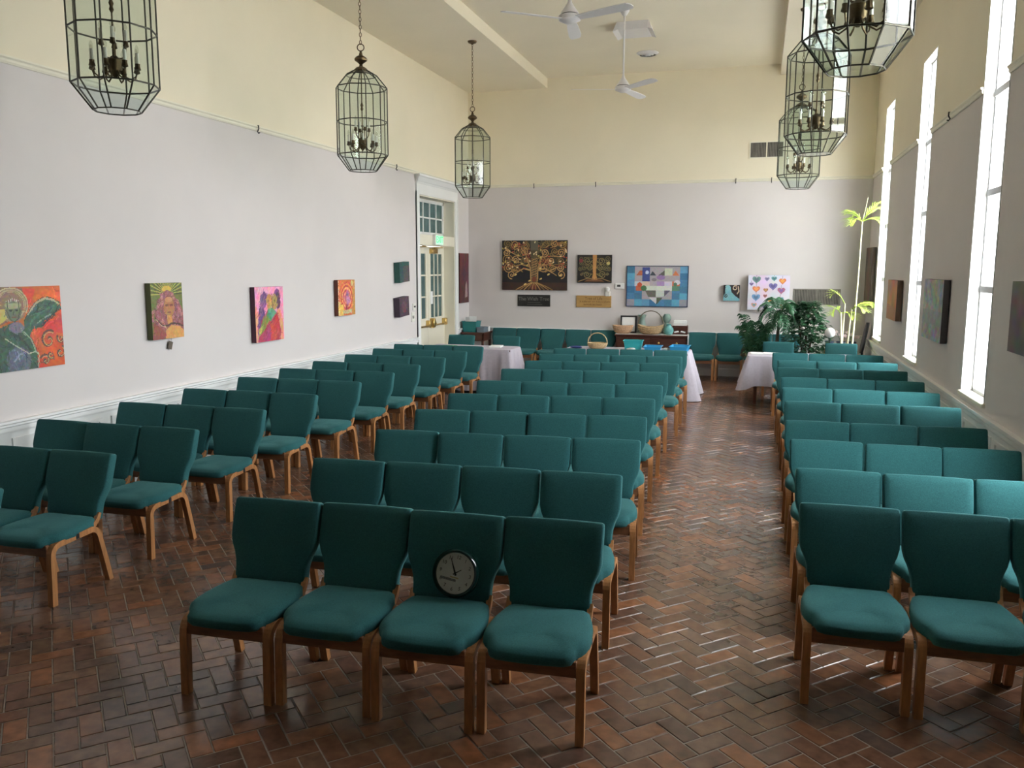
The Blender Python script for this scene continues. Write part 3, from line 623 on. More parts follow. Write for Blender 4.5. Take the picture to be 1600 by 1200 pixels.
# ================================================================== ART
m_art = bpy.data.materials.new('painted_art'); m_art.use_nodes = True
_n = m_art.node_tree; _a = _n.nodes.new('ShaderNodeVertexColor'); _a.layer_name = 'art'
_n.links.new(_a.outputs['Color'], _n.nodes['Principled BSDF'].inputs['Base Color']); _n.nodes['Principled BSDF'].inputs['Roughness'].default_value = 0.55
def lin(c): c = np.asarray(c, float)/255.0; return np.where(c <= 0.04045, c/12.92, ((c+0.055)/1.055)**2.4)
class Art:
    def __init__(s, w, h, n=90, bg=(128,128,128), seed=1):
        s.w, s.h = w, h; s.nx = int(n*max(1, (w/h))**0.5); s.ny = max(8, int(s.nx*h/w))
        u = (np.arange(s.nx)+0.5)/s.nx; v = (np.arange(s.ny)+0.5)/s.ny
        s.u, s.v = np.meshgrid(u, v); s.asp = w/h; s.rg = np.random.RandomState(seed)
        s.c = np.ones((s.ny, s.nx, 3))*np.array(bg, float)
    def put(s, mask, col, a=1.0):
        s.c[mask] = s.c[mask]*(1-a) + np.array(col, float)*a; return s
    def ell(s, cx, cy, rx, ry, col, a=1.0, rot=0.0):
        x = (s.u-cx)*s.asp; y = s.v-cy; X = x*math.cos(rot)+y*math.sin(rot); Y = -x*math.sin(rot)+y*math.cos(rot)
        return s.put((X/(rx*s.asp))**2+(Y/ry)**2 < 1, col, a)
    def poly(s, pts, col, a=1.0):
        ins = np.zeros(s.u.shape, bool); n = len(pts)
        for i in range(n):
            x1, y1 = pts[i]; x2, y2 = pts[(i+1) % n]
            if y1 == y2: continue
            c = ((y1 > s.v) != (y2 > s.v)) & (s.u < (x2-x1)*(s.v-y1)/(y2-y1)+x1); ins ^= c
        return s.put(ins, col, a)
    def line(s, pts, wd, col, a=1.0):
        m = np.zeros(s.u.shape, bool); ww = wd if isinstance(wd, (list, tuple)) else None
        for i in range(len(pts)-1):
            x1, y1 = pts[i][0]*s.asp, pts[i][1]; x2, y2 = pts[i+1][0]*s.asp, pts[i+1][1]; dx, dy = x2-x1, y2-y1; L = dx*dx+dy*dy+1e-9
            t = np.clip(((s.u*s.asp-x1)*dx+(s.v-y1)*dy)/L, 0, 1)
            d = np.hypot(s.u*s.asp-x1-t*dx, s.v-y1-t*dy); w0 = (ww[0]+(ww[1]-ww[0])*i/max(1, len(pts)-2)) if ww else wd
            m |= d < w0/2
        return s.put(m, col, a)
    def spiral(s, cx, cy, r, turns, a0, sg, wd, col, tail=None):
        pts = []
        n = int(14*turns)+4
        for i in range(n+1):
            t = i/n; a = a0+sg*2*PI*turns*(1-t); q = r*(0.12+0.88*(1-t)) if True else r; pts.append((cx+q*math.cos(a)/s.asp, cy+q*math.sin(a)))
        if tail: pts = [tail] + pts
        return s.line(pts, wd, col)
    def noise(s, amt, cells=12):
        g = s.rg.rand(cells+2, cells+2, 3); xs = s.u*cells; ys = s.v*cells; i = xs.astype(int); j = ys.astype(int); fx = (xs-i)[..., None]; fy = (ys-j)[..., None]
        q = (g[j, i]*(1-fx)+g[j, i+1]*fx)*(1-fy)+(g[j+1, i]*(1-fx)+g[j+1, i+1]*fx)*fy
        s.c = s.c + (q-0.5)*2*amt; return s
    def brush(s, n, ln, wd, jit, ang=None, box=(0, 0, 1, 1)):
        for k in range(n):
            x = box[0]+(box[2]-box[0])*s.rg.rand(); y = box[1]+(box[3]-box[1])*s.rg.rand(); i = min(s.ny-1, int(y*s.ny)); j = min(s.nx-1, int(x*s.nx))
            c = np.clip(s.c[i, j]+s.rg.uniform(-jit, jit)+s.rg.uniform(-jit, jit, 3)*.4, 0, 255); a = s.rg.uniform(0, PI) if ang is None else ang+s.rg.normal(0, .35); L = ln*s.rg.uniform(.5, 1.2)
            b = s.rg.normal(0, .25); s.line([(x-L*math.cos(a)/s.asp, y-L*math.sin(a)), (x, y+b*L), (x+L*math.cos(a)/s.asp, y+L*math.sin(a))], wd*s.rg.uniform(.6, 1.3), c, .75)
        return s
    def mesh(s, name):
        nx, ny = s.nx, s.ny; xs = np.linspace(-s.w/2, s.w/2, nx+1); zs = np.linspace(0, s.h, ny+1)
        X, Z = np.meshgrid(xs, zs); V = np.stack([X, np.zeros_like(X), Z], -1).reshape(-1, 3)
        I = np.arange(ny)[:, None]*(nx+1)+np.arange(nx)[None]; Fc = np.stack([I, I+1, I+nx+2, I+nx+1], -1).reshape(-1, 4)
        me = bpy.data.meshes.new(name); me.from_pydata(V.tolist(), [], Fc.tolist()); me.materials.append(m_art)
        ca = me.color_attributes.new('art', 'FLOAT_COLOR', 'CORNER'); col = np.ones((ny*nx, 4, 4)); col[:, :, :3] = lin(np.clip(s.c, 0, 255)).reshape(-1, 1, 3)
        ca.data.foreach_set('color', col.reshape(-1)); return me
def hang(art, loc, rz, label, edge, depth=0.04, name='painting', cat='painting', tilt=0.0, frame=None, group=None):
    """loc = bottom centre on the wall surface; local -y is the viewing side"""
    loc = (loc[0]+0.01*math.sin(rz), loc[1]-0.01*math.cos(rz), loc[2])
    o = thing(name, loc, rz, label, cat, group)
    if tilt: o.rotation_euler = (0, tilt, rz)
    w2 = art.w/2
    MB().box(-w2, w2, -depth, 0.0, 0, art.h).build('canvas', edge, o)
    f = link('painted_face', art.mesh('painted_face'), o, (0, -depth-0.0012, 0))
    if frame:
        fw, fm = frame; mb = MB()
        for q in ((-w2-fw, w2+fw, -fw, 0), (-w2-fw, w2+fw, art.h, art.h+fw), (-w2-fw, -w2, 0, art.h), (w2, w2+fw, 0, art.h)): mb.box(q[0], q[1], -depth-0.008, 0, q[2], q[3])
        mb.build('frame', fm, o)
    return o
em = lambda n, c: mat(n, tuple(lin(c)), 0.6, var=0.1)
# --- left wall 1: winged figure on orange
A = Art(0.93, 0.68, 110, (205, 88, 42), 3); A.noise(35, 7)
U = lambda X: 0.355+0.645*X/690.0
Vv = lambda Y: 1-(Y-135)/930.0
P = lambda *q: [(U(a), Vv(b)) for a, b in q]
A.poly(P((-400,130),(240,130),(270,260),(180,470),(-400,700)), (120, 88, 70)); A.poly(P((430,540),(690,530),(690,700),(500,640)), (205, 45, 60), .7); A.poly(P((250,150),(400,150),(330,330),(250,330)), (215, 60, 45), .8)
A.poly(P((0,130),(690,130),(690,190),(400,170)), (196, 100, 40), .6)
for r, c in ((190, (150,120,100)), (165, (188,170,130)), (140, (140,110,90))): A.ell(U(110), Vv(330), r/690*.645, r/930*1.0, c)
A.poly(P((240,520),(290,430),(380,320),(500,262),(610,290),(680,345),(690,400),(610,430),(560,500),(480,530),(430,600),(330,620),(290,690),(230,620)), (58, 92, 76))
A.line(P((290,440),(380,330),(500,275),(600,300)), .03, (170, 165, 130)); A.line(P((380,560),(470,500),(560,460)), .015, (150,170,150)); A.line(P((330,520),(450,420),(600,370)), .03, (72,120,92)); A.line(P((440,600),(520,520),(640,410)), .018, (40,60,60))
A.poly(P((-60,390),(40,370),(60,470),(-20,540),(-120,500)), (196, 176, 96))
A.ell(U(130), Vv(400), .085, .125, (104, 112, 92)); A.ell(U(130), Vv(335), .085, .045, (150, 152, 120))
for k in range(7): A.line(P((70+k*20, 300-abs(3-k)*-6), (62+k*22, 262-abs(3-k)*-10)), .012, (205, 205, 190))
A.ell(U(105), Vv(385), .014, .012, (45,50,45)); A.ell(U(165), Vv(385), .014, .012, (45,50,45)); A.line(P((130,395),(128,440)), .012, (70,80,65)); A.line(P((110,465),(150,465)), .014, (130,70,60))
A.poly(P((-200,640),(20,560),(120,520),(250,600),(320,740),(370,880),(360,1060),(180,1120),(-200,1200)), (56, 88, 70)); A.ell(U(150), Vv(590), .08, .07, (120, 115, 130))
A.ell(U(150), Vv(960), .13, .17, (92, 100, 116)); A.line(P((20,700),(120,780),(270,890),(340,870),(380,900)), .014, (170,175,150)); A.line(P((100,960),(160,890),(230,870)), .02, (140,140,165)); A.line(P((90,640),(200,720),(290,850)), .03, (40,66,52)); A.line(P((230,640),(310,740),(350,870)), .016, (150,165,140))
for cx, cy, r, t, a0, sg in ((510,755,95,1.2,2.2,-1), (640,910,62,1.0,1.0,1), (455,985,58,1.1,2.0,1), (660,750,45,1.0,2.6,-1), (520,930,40,.9,0,1)):
    A.spiral(U(cx), Vv(cy), r/690*.645*A.asp*1.05, t, a0, sg, .028, (86, 62, 56)); A.spiral(U(cx+6), Vv(cy+6), r/690*.645*A.asp*.9, t, a0, sg, .010, (200, 170, 110))
A.brush(130, .05, .014, 26); A.brush(60, .06, .010, 40, .7, (.62, .5, 1, .88)); A.brush(70, .05, .010, 40, 1.9, (.3, 0, .72, .5))
for r, c in ((185, (196,178,140)), (150, (150,120,96))): A.line([(U(110+r*math.cos(t)), Vv(330-r*1.0*math.sin(t))) for t in [-.5+i*.16 for i in range(26)]], .012, c)
A.ell(U(130), Vv(400), .075, .115, (104, 112, 92)); A.ell(U(130), Vv(345), .078, .035, (158, 158, 126)); A.ell(U(100), Vv(392), .018, .012, (45,50,45)); A.ell(U(165), Vv(392), .018, .012, (45,50,45)); A.line(P((132,395),(128,445)), .012, (66,76,62)); A.line(P((108,470),(152,470)), .014, (120,66,58)); A.line(P((70,300),(60,400),(90,490),(130,525),(175,490),(200,400),(190,300)), .010, (60,62,50))
A.line(P((290,440),(380,330),(500,275),(600,300),(670,350)), .016, (178, 172, 136)); A.line(P((240,520),(290,430),(385,310),(500,252),(620,285),(690,345)), .008, (40,44,36)); A.line(P((430,605),(490,540),(570,505),(620,440),(690,405)), .010, (44,52,46)); A.line(P((20,700),(120,780),(270,890),(340,870),(385,920),(365,1050)), .010, (176,180,156)); A.line(P((230,640),(310,740),(350,870)), .010, (150,165,140))
A.noise(14, 45)
hang(A, (XL, 5.415, 1.245), PI/2, 'large orange painting of a green winged figure, nearest on left wall', em('canvas_edge_orange', (150, 70, 40)), 0.012)
# --- left wall 2: woman with curly pink hair
A = Art(0.47, 0.56, 80, (104, 112, 52), 4)
for k in range(40):
    a = PI*(k/39.0); A.line([(0.5, 0.80), (0.5+0.9*math.cos(a), 0.80+0.9*math.sin(a))], .012, (176, 176, 88) if k % 2 else (70, 74, 40))
A.ell(.5, .89, .15, .06, (205, 168, 70))
A.poly([(.12,.10),(.08,.45),(.2,.66),(.35,.82),(.5,.88),(.68,.83),(.85,.66),(1,.5),(1,.1),(.5,0)], (140, 84, 84))
rg = np.random.RandomState(8)
for k in range(170):
    x, y = rg.rand(2); y = .22+.6*y
    if abs(x-.5) < .46*(1-((y-.35)/.55)**2)+.05: A.spiral(x, y, .028+.012*rg.rand(), 1.0, rg.rand()*6, 1 if k % 2 else -1, .014, [(168,104,112),(190,130,128),(110,64,66),(150,90,110)][k % 4])
A.ell(.55, .56, .17, .17, (172, 116, 72)); A.poly([(.47,.42),(.63,.42),(.64,.25),(.47,.25)], (196, 138, 74)); A.ell(.55, .70, .12, .05, (190, 140, 96)); A.ell(.48, .60, .05, .025, (120, 70, 50)); A.ell(.63, .60, .05, .025, (120, 70, 50)); A.line([(.55,.62),(.54,.53)], .014, (130, 82, 54)); A.line([(.5,.47),(.6,.47)], .02, (130, 66, 54))
A.poly([(.4,.0),(.42,.16),(.6,.24),(.9,.2),(1,.12),(1,0)], (204, 148, 82)); A.poly([(0,0),(.05,.3),(.25,.22),(.4,.1),(.38,0)], (138, 70, 62)); A.line([(.1,.38),(.3,.25),(.45,.23),(.6,.27),(.8,.26),(1,.2)], .03, (74, 52, 50)); A.line([(.12,.36),(.28,.24),(.42,.21)], .014, (205, 180, 150))
A.brush(150, .03, .014, 22, None, (0, 0, 1, .6)); A.noise(14, 30)
hang(A, (XL, 7.185, 1.365), PI/2, 'painting of a woman with curly pink hair under olive sun rays', em('canvas_edge_olive', (78, 82, 44)), 0.06)
tg = thing('price_tag', (XL+0.02, 7.28, 1.345), 0, 'small dark tag dangling below the curly haired woman painting', 'tag'); MB().box(0, 0.004, -0.03, 0.03, -0.10, -0.02).build('card', em('tag_brown', (92, 80, 66)), tg).rotation_euler = (-0.35, 0, 0); MB().tube([(0.002, 0, 0.02), (0.002, 0, -0.03)], 0.002, 4).build('string', m_black, tg)
# --- left wall 3: rainbow robed couple
A = Art(0.62, 0.66, 80, (236, 150, 186), 5)
A.poly([(0,.0),(.1,.0),(.08,.62),(0,.66)], (226, 150, 130)); A.poly([(.06,.1),(.1,.5),(.2,.85),(.33,.92),(.44,.86),(.42,.7),(.3,.62),(.34,.45),(.15,.2)], (112, 62, 124)); A.line([(.12,.3),(.2,.6),(.33,.82)], .03, (146, 90, 150))
A.ell(.78, .82, .12, .14, (130, 66, 120)); A.ell(.8, .74, .1, .16, (92, 60, 84)); A.poly([(.75,.6),(.9,.55),(.98,.3),(.98,.0),(.85,0),(.85,.3)], (214, 142, 100))
A.ell(.5, .73, .11, .14, (190, 140, 76)); A.ell(.67, .72, .11, .15, (168, 140, 72)); A.line([(.58,.86),(.6,.6)], .02, (96, 74, 46)); A.ell(.47, .74, .03, .02, (110, 76, 50)); A.ell(.7, .73, .03, .02, (90, 74, 46)); A.line([(.44,.65),(.54,.65)], .015, (130, 70, 50)); A.spiral(.67, .72, .09, 1, 0, 1, .014, (108, 92, 50))
A.poly([(.08,.12),(.2,.4),(.45,.6),(.62,.6),(.78,.5),(.88,.2),(.86,0),(.06,0)], (172, 58, 88))
A.poly([(.46,.6),(.6,.61),(.74,.52),(.5,.36),(.35,.42)], (82, 152, 116)); A.poly([(.35,.5),(.48,.4),(.28,.2),(.12,.12),(.12,.2),(.26,.42)], (120, 136, 66)); A.poly([(.12,.25),(.25,.3),(.18,.14),(.08,.1)], (180, 180, 80)); A.poly([(.5,.3),(.78,.48),(.86,.25),(.84,.06),(.5,.0)], (196, 60, 62)); A.poly([(.2,.02),(.5,.02),(.5,.3),(.3,.2)], (160, 56, 100))
A.line([(.3,.2),(.55,.35),(.8,.5)], .02, (140, 40, 60)); A.brush(320, .06, .018, 26, .9); A.noise(18, 12); A.noise(12, 40)
hang(A, (XL, 9.04, 1.185), PI/2, 'pink painting of two faces in a rainbow coloured robe', em('canvas_edge_plum', (70, 30, 50)), 0.06)
# --- left wall 4: orange concentric arcs
A = Art(0.52, 0.51, 70, (206, 110, 62), 6)
for k, c in enumerate([(200,84,60),(226,140,80),(190,62,64),(230,160,96),(196,80,84),(226,150,120),(186,90,110)]): A.ell(.5, .5, .46-.055*k, .46-.055*k, c)
A.poly([(0,0),(.3,.0),(.3,.25),(.12,.4),(0,.4)], (222, 176, 84)); A.poly([(.82,0),(1,0),(1,1),(.86,1)], (190, 138, 70)); A.ell(.82, .9, .07, .08, (206, 190, 120)); A.ell(.55, .5, .1, .22, (176, 110, 150), .9); A.ell(.6, .42, .12, .1, (190, 130, 170)); A.poly([(.4,.2),(.5,.35),(.55,.2),(.5,.1)], (150, 56, 60)); A.poly([(.25,.04),(.8,.06),(.8,.16),(.3,.14)], (190, 180, 140)); A.ell(.52, .58, .035, .04, (90, 80, 110))
for k in range(14): A.ell(.03, .04+k*.07, .02, .02, (235, 225, 205))
A.brush(220, .05, .02, 34); A.noise(20, 25)
hang(A, (XL, 11.06, 1.39), PI/2, 'small orange painting of concentric arcs around a lilac figure', em('canvas_edge_rust', (96, 48, 34)), 0.06)
# --- left wall 5, 6: two small box canvases
A = Art(0.40, 0.33, 40, (46, 78, 78), 7); A.poly([(.35,0),(1,0),(1,.8),(.4,.8)], (84, 76, 78)); A.poly([(0,.82),(1,.82),(1,1),(0,1)], (40, 84, 78)); A.noise(22, 18)
hang(A, (XL, 13.08, 1.835), PI/2, 'small dark teal box canvas, upper of two beside the door', em('canvas_edge_teal', (36, 80, 72)), 0.10, tilt=-0.06)
A = Art(0.40, 0.32, 40, (74, 60, 70), 9); A.ell(.5, .5, .25, .3, (96, 66, 78)); A.poly([(.35,.2),(.7,.2),(.6,.4)], (120, 54, 62)); A.noise(22, 18)
hang(A, (XL, 13.05, 1.265), PI/2, 'small dark purple box canvas, lower of two beside the door', em('canvas_edge_purple', (58, 44, 58)), 0.10, tilt=-0.06)
# --- left wall 7: tall maroon panel
A = Art(0.54, 1.00, 50, (88, 44, 46), 10); A.noise(18, 10); A.poly([(.0,0),(.12,0),(.12,1),(0,1)], (104, 52, 50)); A.poly([(.55,.10),(.85,.12),(.8,.36),(.72,.44),(.62,.36)], (160, 136, 132)); A.poly([(.45,.42),(.7,.6),(.5,.75),(.3,.6)], (70, 40, 58)); A.noise(14, 30)
hang(A, (XL, 16.26, 1.36), PI/2, 'tall maroon panel with a pale figure, right of the door', em('panel_edge_maroon', (74, 36, 38)), 0.03)
# --- back wall: large tree
A = Art(1.36, 1.00, 150, (20, 20, 26), 12)
A.poly([(0,0),(1,0),(1,.16),(0,.16)], (58, 34, 26)); A.noise(8, 20)
rg = np.random.RandomState(21); gold = [(176,134,84),(150,118,64),(190,150,98),(128,104,58)]
for k in range(64):
    x = rg.rand(); y = .38+.6*rg.rand()
    A.ell(x, y, .03+.03*rg.rand(), .03+.03*rg.rand(), [(84,34,26),(66,56,34),(52,44,32),(96,60,34),(50,50,44)][k % 5], .8)
for i in range(7):
    for j in range(4):
        x = .07+.143*i+rg.uniform(-.03,.03); y = .44+.155*j+rg.uniform(-.03,.03)
        if abs(x-.5) < .05: continue
        if j == 0 and .22 < x < .36: continue
        sg = 1 if x > .5 else -1
        A.spiral(x, y, .075+.03*rg.rand(), 1.9, rg.rand()*6, sg*(1 if (i+j) % 2 else -1), .016, gold[(i+j) % 4], tail=(x+(.5-x)*.42, y-.07))
for k in range(46):
    x = rg.rand(); y = .46+.52*rg.rand()
    if abs(x-.5) > .06: A.spiral(x, y, .03+.03*rg.rand(), 1.3, rg.rand()*6, 1 if k % 2 else -1, .012, [(120,98,58),(150,96,60),(104,92,60),(140,60,44)][k % 4])
A.spiral(.15, .31, .085, 1.5, 1.6, 1, .018, (180,140,90)); A.spiral(.91, .32, .085, 1.5, 1.6, -1, .018, (180,140,90))
for s in (-1, 1):
    A.line([(.5+s*.035,.14),(.5+s*.05,.25),(.5+s*.055,.42),(.5+s*.10,.6),(.5+s*.16,.8)], [.035,.018], (170,130,80)); A.line([(.5+s*.055,.40),(.5+s*.16,.44),(.5+s*.27,.36),(.5+s*.34,.30)], [.03,.014], (176,136,86)); A.line([(.5+s*.05,.46),(.5+s*.2,.52),(.5+s*.36,.46)], .018, (160,122,74))
A.poly([(.455,.15),(.545,.15),(.55,.4),(.56,1),(.44,1),(.45,.4)], (96, 86, 58), .75)
for k in range(9): A.line([(.462,.2+.05*k),(.538,.24+.05*k)], .011, (180,140,90)); A.line([(.538,.2+.05*k),(.462,.24+.05*k)], .011, (140,100,60))
A.poly([(.44,.8),(.56,.8),(.56,1),(.44,1)], (96, 92, 80), .8); A.ell(.5, .22, .035, .055, (120, 60, 40)); A.ell(.49, .07, .05, .055, (110, 48, 44))
for k in range(10): A.line([(.5+(k-4.5)*.012,.15),(.5+(k-4.5)*.04,.08),(.5+(k-4.5)*.062,.01)], .016, gold[k % 4])
for k in range(60):
    x = rg.rand(); y = .42+.55*rg.rand(); A.ell(x, y, .017, .012, [(222,206,160),(200,180,96),(220,190,150),(180,80,60)][k % 4], rot=rg.rand()*3)
for x, y in ((.21,.31),(.43,.19),(.36,.12),(.6,.23),(.72,.32),(.9,.3)): A.ell(x, y, .022, .016, (216, 186, 116), rot=.5)
hang(A, (-4.37, YB, 1.62), 0, 'large canvas of a gold tree with curling branches on black', em('canvas_edge_black', (34, 28, 26)), 0.04)
# --- back wall: small tree
A = Art(0.69, 0.55, 120, (22, 19, 20), 13)
A.ell(.5, .58, .46, .42, (44, 40, 30)); rg = np.random.RandomState(5)
for s in (-1, 1):
    for x, y, r in ((.22,.30,.12),(.14,.55,.11),(.2,.78,.12),(.31,.55,.10),(.38,.86,.09),(.38,.72,.09),(.38,.3,.05),(.42,.5,.07)): A.spiral(.5+s*x, y, r*1.12, 1.6, 2+rg.rand()*2, -s, .021, (138, 122, 76) if x < .3 else (112, 102, 66), tail=(.5+s*.05, y+.02))
A.poly([(.42,.10),(.46,.3),(.45,1),(.57,1),(.55,.3),(.60,.10)], (186, 134, 78)); A.line([(.47,.14),(.3,.16),(.12,.08),(.03,.04)], .03, (140, 112, 72)); A.line([(.53,.14),(.72,.16),(.88,.08),(.97,.05)], .03, (140, 112, 72)); A.poly([(.3,.12),(.7,.12),(.8,.04),(.2,.04)], (150, 100, 60), .7); A.ell(.11, .79, .055, .07, (130, 44, 56)); A.ell(.9, .7, .05, .06, (196, 176, 110)); A.noise(8, 40)
hang(A, (-3.135, YB, 1.78), 0, 'smaller canvas of a tan tree with spiral branches on black', em('canvas_edge_black2', (34, 28, 26)), 0.04)
# --- heart quilt
A = Art(1.17, 0.77, 110, (168, 160, 166), 14); Wq = (168,160,166)
bl = [(70,120,150),(96,150,186),(74,128,168),(92,160,190),(60,112,150)]
for i in range(8):
    for j in range(6):
        x0, y0 = i/8, j/6; edge = i in (0, 7) or j == 0 or (i in (1, 6) and j < 3)
        if edge: A.poly([(x0,y0),(x0+.1255,y0),(x0+.1255,y0+.168),(x0,y0+.168)], bl[(i*3+j*2) % 5] if (i+j*2) % 7 else (150,148,158))
heart = [(1,3),(2,3),(3,3),(4,3),(5,3),(6,3),(1.2,2.3),(2,2.3),(3,2.3),(4,2.3),(5,2.3),(6,2.3)]
pal = [(190,200,205),(214,190,170),(178,168,176),(170,140,186),(206,200,214),(206,110,80),(190,96,70),(198,214,196),(206,210,200),(212,220,206),(214,214,208),(90,130,110)]
for (i, j), c in zip(heart, pal): A.poly([(i/8,j/6),(i/8+.125,j/6),(i/8+.125,j/6+.13),(i/8,j/6+.13)], c)
A.poly([(2/8,4/6-.04),(3/8,4/6-.04),(3/8,.98),(2/8,.98)], (66,78,140)); A.ell(.33, .85, .03, .045, (190,200,225)); A.poly([(5/8,.77),(6/8,.77),(6/8,.95),(5/8,.95)], (196,204,180))
A.poly([(.15,.77),(.25,.77),(.25,.9),(.21,.9)], (170,96,66)); A.poly([(.375,.77),(.49,.77),(.42,.88)], (60,66,74)); A.poly([(.51,.77),(.625,.77),(.625,.91)], (92,92,84)); A.poly([(.75,.77),(.86,.77),(.8,.9)], (206,120,80)); A.ell(.83, .6, .05, .06, (206,206,214)); A.ell(.8, .55, .03, .05, (90,130,100)); A.ell(.21, .54, .04, .06, (190,80,54)); A.ell(.28, .45, .05, .07, (80,120,84))
A.poly([(.3,.40),(.36,.23),(.48,.23),(.48,.40)], (108,106,96)); A.poly([(.49,.40),(.49,.24),(.60,.24),(.72,.40)], (196,206,196)); A.poly([(.62,.24),(.62,.40),(.72,.40)], (100,96,110)); A.poly([(.37,.22),(.5,.22),(.49,.05)], (206,204,206)); A.poly([(.5,.22),(.6,.22),(.5,.04)], (86,92,72)); A.ell(.56, .72, .07, .06, (150,120,170)); A.ell(.45, .67, .04, .04, (130,126,130)); A.noise(9, 50)
hang(A, (-1.895, YB, 1.335), 0, 'blue patchwork quilt panel with a white heart on the back wall', em('quilt_back', (70, 90, 120)), 0.02, name='heart_quilt', cat='quilt', frame=(0.014, em('quilt_binding', (36, 52, 84))))
# --- small wave square
A = Art(0.30, 0.30, 56, (40, 32, 30), 15); A.poly([(.0,.0),(1,0),(1,.12),(.75,.3),(.5,.55),(.42,.85),(.25,.95),(.1,.8),(.12,.5),(0,.3)], (116, 166, 176)); A.spiral(.28, .8, .17, 1.4, 0, 1, .07, (130, 180, 186)); A.spiral(.72, .8, .16, 1.3, 3, -1, .06, (196, 178, 150)); A.spiral(.14, .3, .12, 1.3, 0, 1, .05, (40, 40, 44)); A.line([(.9,.9),(.95,.6),(.85,.45)], .07, (196, 178, 150)); A.ell(.72, .8, .06, .06, (24, 20, 20)); A.noise(12, 20)
hang(A, (-0.48, YB, 1.46), 0, 'tiny square canvas with a teal wave beside the heart canvas', em('canvas_edge_dark', (40, 34, 32)), 0.05)
# --- canvas of hanging hearts
A = Art(0.75, 0.65, 100, (214, 208, 222), 16); A.noise(14, 5)
def hrt(cx, cy, r, c, c2):
    A.line([(cx, cy+r*.6), (cx, cy+r*1.5)], .006, (120, 110, 120)); a = A.asp
    for cc, k in ((c, 1.0), (c2, .55)):
        pts = []
        for i in range(28):
            t = 2*PI*i/28; pts.append((cx+r*k*.062*16*math.sin(t)**3/a, cy+r*k*.062*(13*math.cos(t)-5*math.cos(2*t)-2*math.cos(3*t)-math.cos(4*t))))
        A.poly(pts, cc)
for q in ((.2,.87,.12,(96,132,124),(80,100,110)),(.45,.89,.07,(136,132,170),(110,100,140)),(.62,.90,.08,(90,140,150),(70,110,110)),(.82,.83,.10,(206,120,70),(222,160,80)),(.08,.74,.06,(130,110,160),(110,90,140)),(.2,.60,.11,(204,116,80),(222,150,90)),(.43,.57,.07,(166,110,80),(190,150,90)),(.6,.68,.12,(110,104,160),(86,80,130)),(.8,.56,.11,(166,96,120),(120,90,150)),(.2,.36,.12,(110,150,190),(90,120,150)),(.42,.4,.06,(170,110,110),(140,90,90)),(.58,.27,.11,(222,170,70),(210,130,70)),(.78,.3,.1,(96,150,170),(120,110,160)),(.16,.14,.08,(206,150,130),(110,150,150)),(.4,.12,.08,(150,130,180),(110,90,150)),(.85,.1,.09,(200,110,80),(230,170,90))): hrt(*q)
hang(A, (0.195, YB, 1.30), 0, 'white canvas painted with rows of hanging coloured hearts', em('canvas_edge_warmgrey', (120, 112, 116)), 0.10)  # canvas sides in a plain warm grey
# --- right wall pieces
A = Art(0.86, 0.56, 40, (176, 118, 70), 17); A.noise(30, 5); A.poly([(0,0),(1,0),(1,.3),(0,.4)], (166, 110, 90), .7)
hang(A, (XR, 13.06, 1.36), -PI/2, 'amber coloured canvas between the two far windows', em('canvas_edge_brown', (72, 48, 26)), 0.07)
A = Art(1.05, 0.66, 70, (160, 164, 166), 18); A.noise(30, 9); A.noise(26, 24); A.poly([(0,.25),(1,.25),(1,.5),(0,.5)], (130, 146, 160), .45)
hang(A, (XR, 10.18, 1.31), -PI/2, 'mottled pale blue grey canvas on the right wall', em('canvas_edge_grey', (58, 50, 52)), 0.06)
A = Art(0.86, 1.02, 40, (84, 62, 44), 19); A.noise(24, 6); A.ell(.5, .5, .3, .35, (110, 84, 54), .6)
hang(A, (XR, 16.02, 1.42), -PI/2, 'tall dark brown panel in the corner behind the palm', em('panel_edge_brown', (50, 36, 26)), 0.06)
A = Art(0.85, 0.53, 40, (90, 82, 80), 20); A.noise(26, 7)
hang(A, (XR, 6.77, 1.47), -PI/2, 'dark edged canvas cut off at the right edge of the photo', em('canvas_edge_slate', (48, 44, 46)), 0.06)
# --- two lettered signs
sg = thing('black_sign', (-4.385, YB, 1.29), 0, 'black sign reading The Wish Tree under the large tree canvas', 'sign')
MB().cbox(-0.345, 0.345, -0.02, 0, 0, 0.235, 0.004).build('board', mat('black_board', (0.018, 0.016, 0.014), 0.45, var=0.3, scale=10), sg)
m_let = mat('sign_letters', (0.16, 0.155, 0.14), 0.6)
text('The Wish Tree', 0.105, sg, m_let, (0, -0.0205, 0.150), (PI/2, 0, 0)); MB().box(-0.13, 0.14, -0.0215, -0.0195, 0.078, 0.084).build('rule_line', m_let, sg); MB().box(-0.14, 0.18, -0.0215, -0.0195, 0.040, 0.046).build('rule_line', m_let, sg)
sg = thing('wooden_sign', (-3.145, YB, 1.29), 0, 'tan wooden sign with three dark lines under the small tree canvas', 'sign')
MB().cbox(-0.355, 0.355, -0.022, 0, 0, 0.235, 0.004).build('board', mat('tan_board', (0.42, 0.25, 0.085), 0.5, var=0.15, scale=6, stretch=(1, 4, 8)), sg)
m_burn = mat('burnt_letters', (0.15, 0.075, 0.025), 0.7)
text('Tree of Life', 0.075, sg, m_burn, (0, -0.0225, 0.175), (PI/2, 0, 0))
rg = random.Random(3)
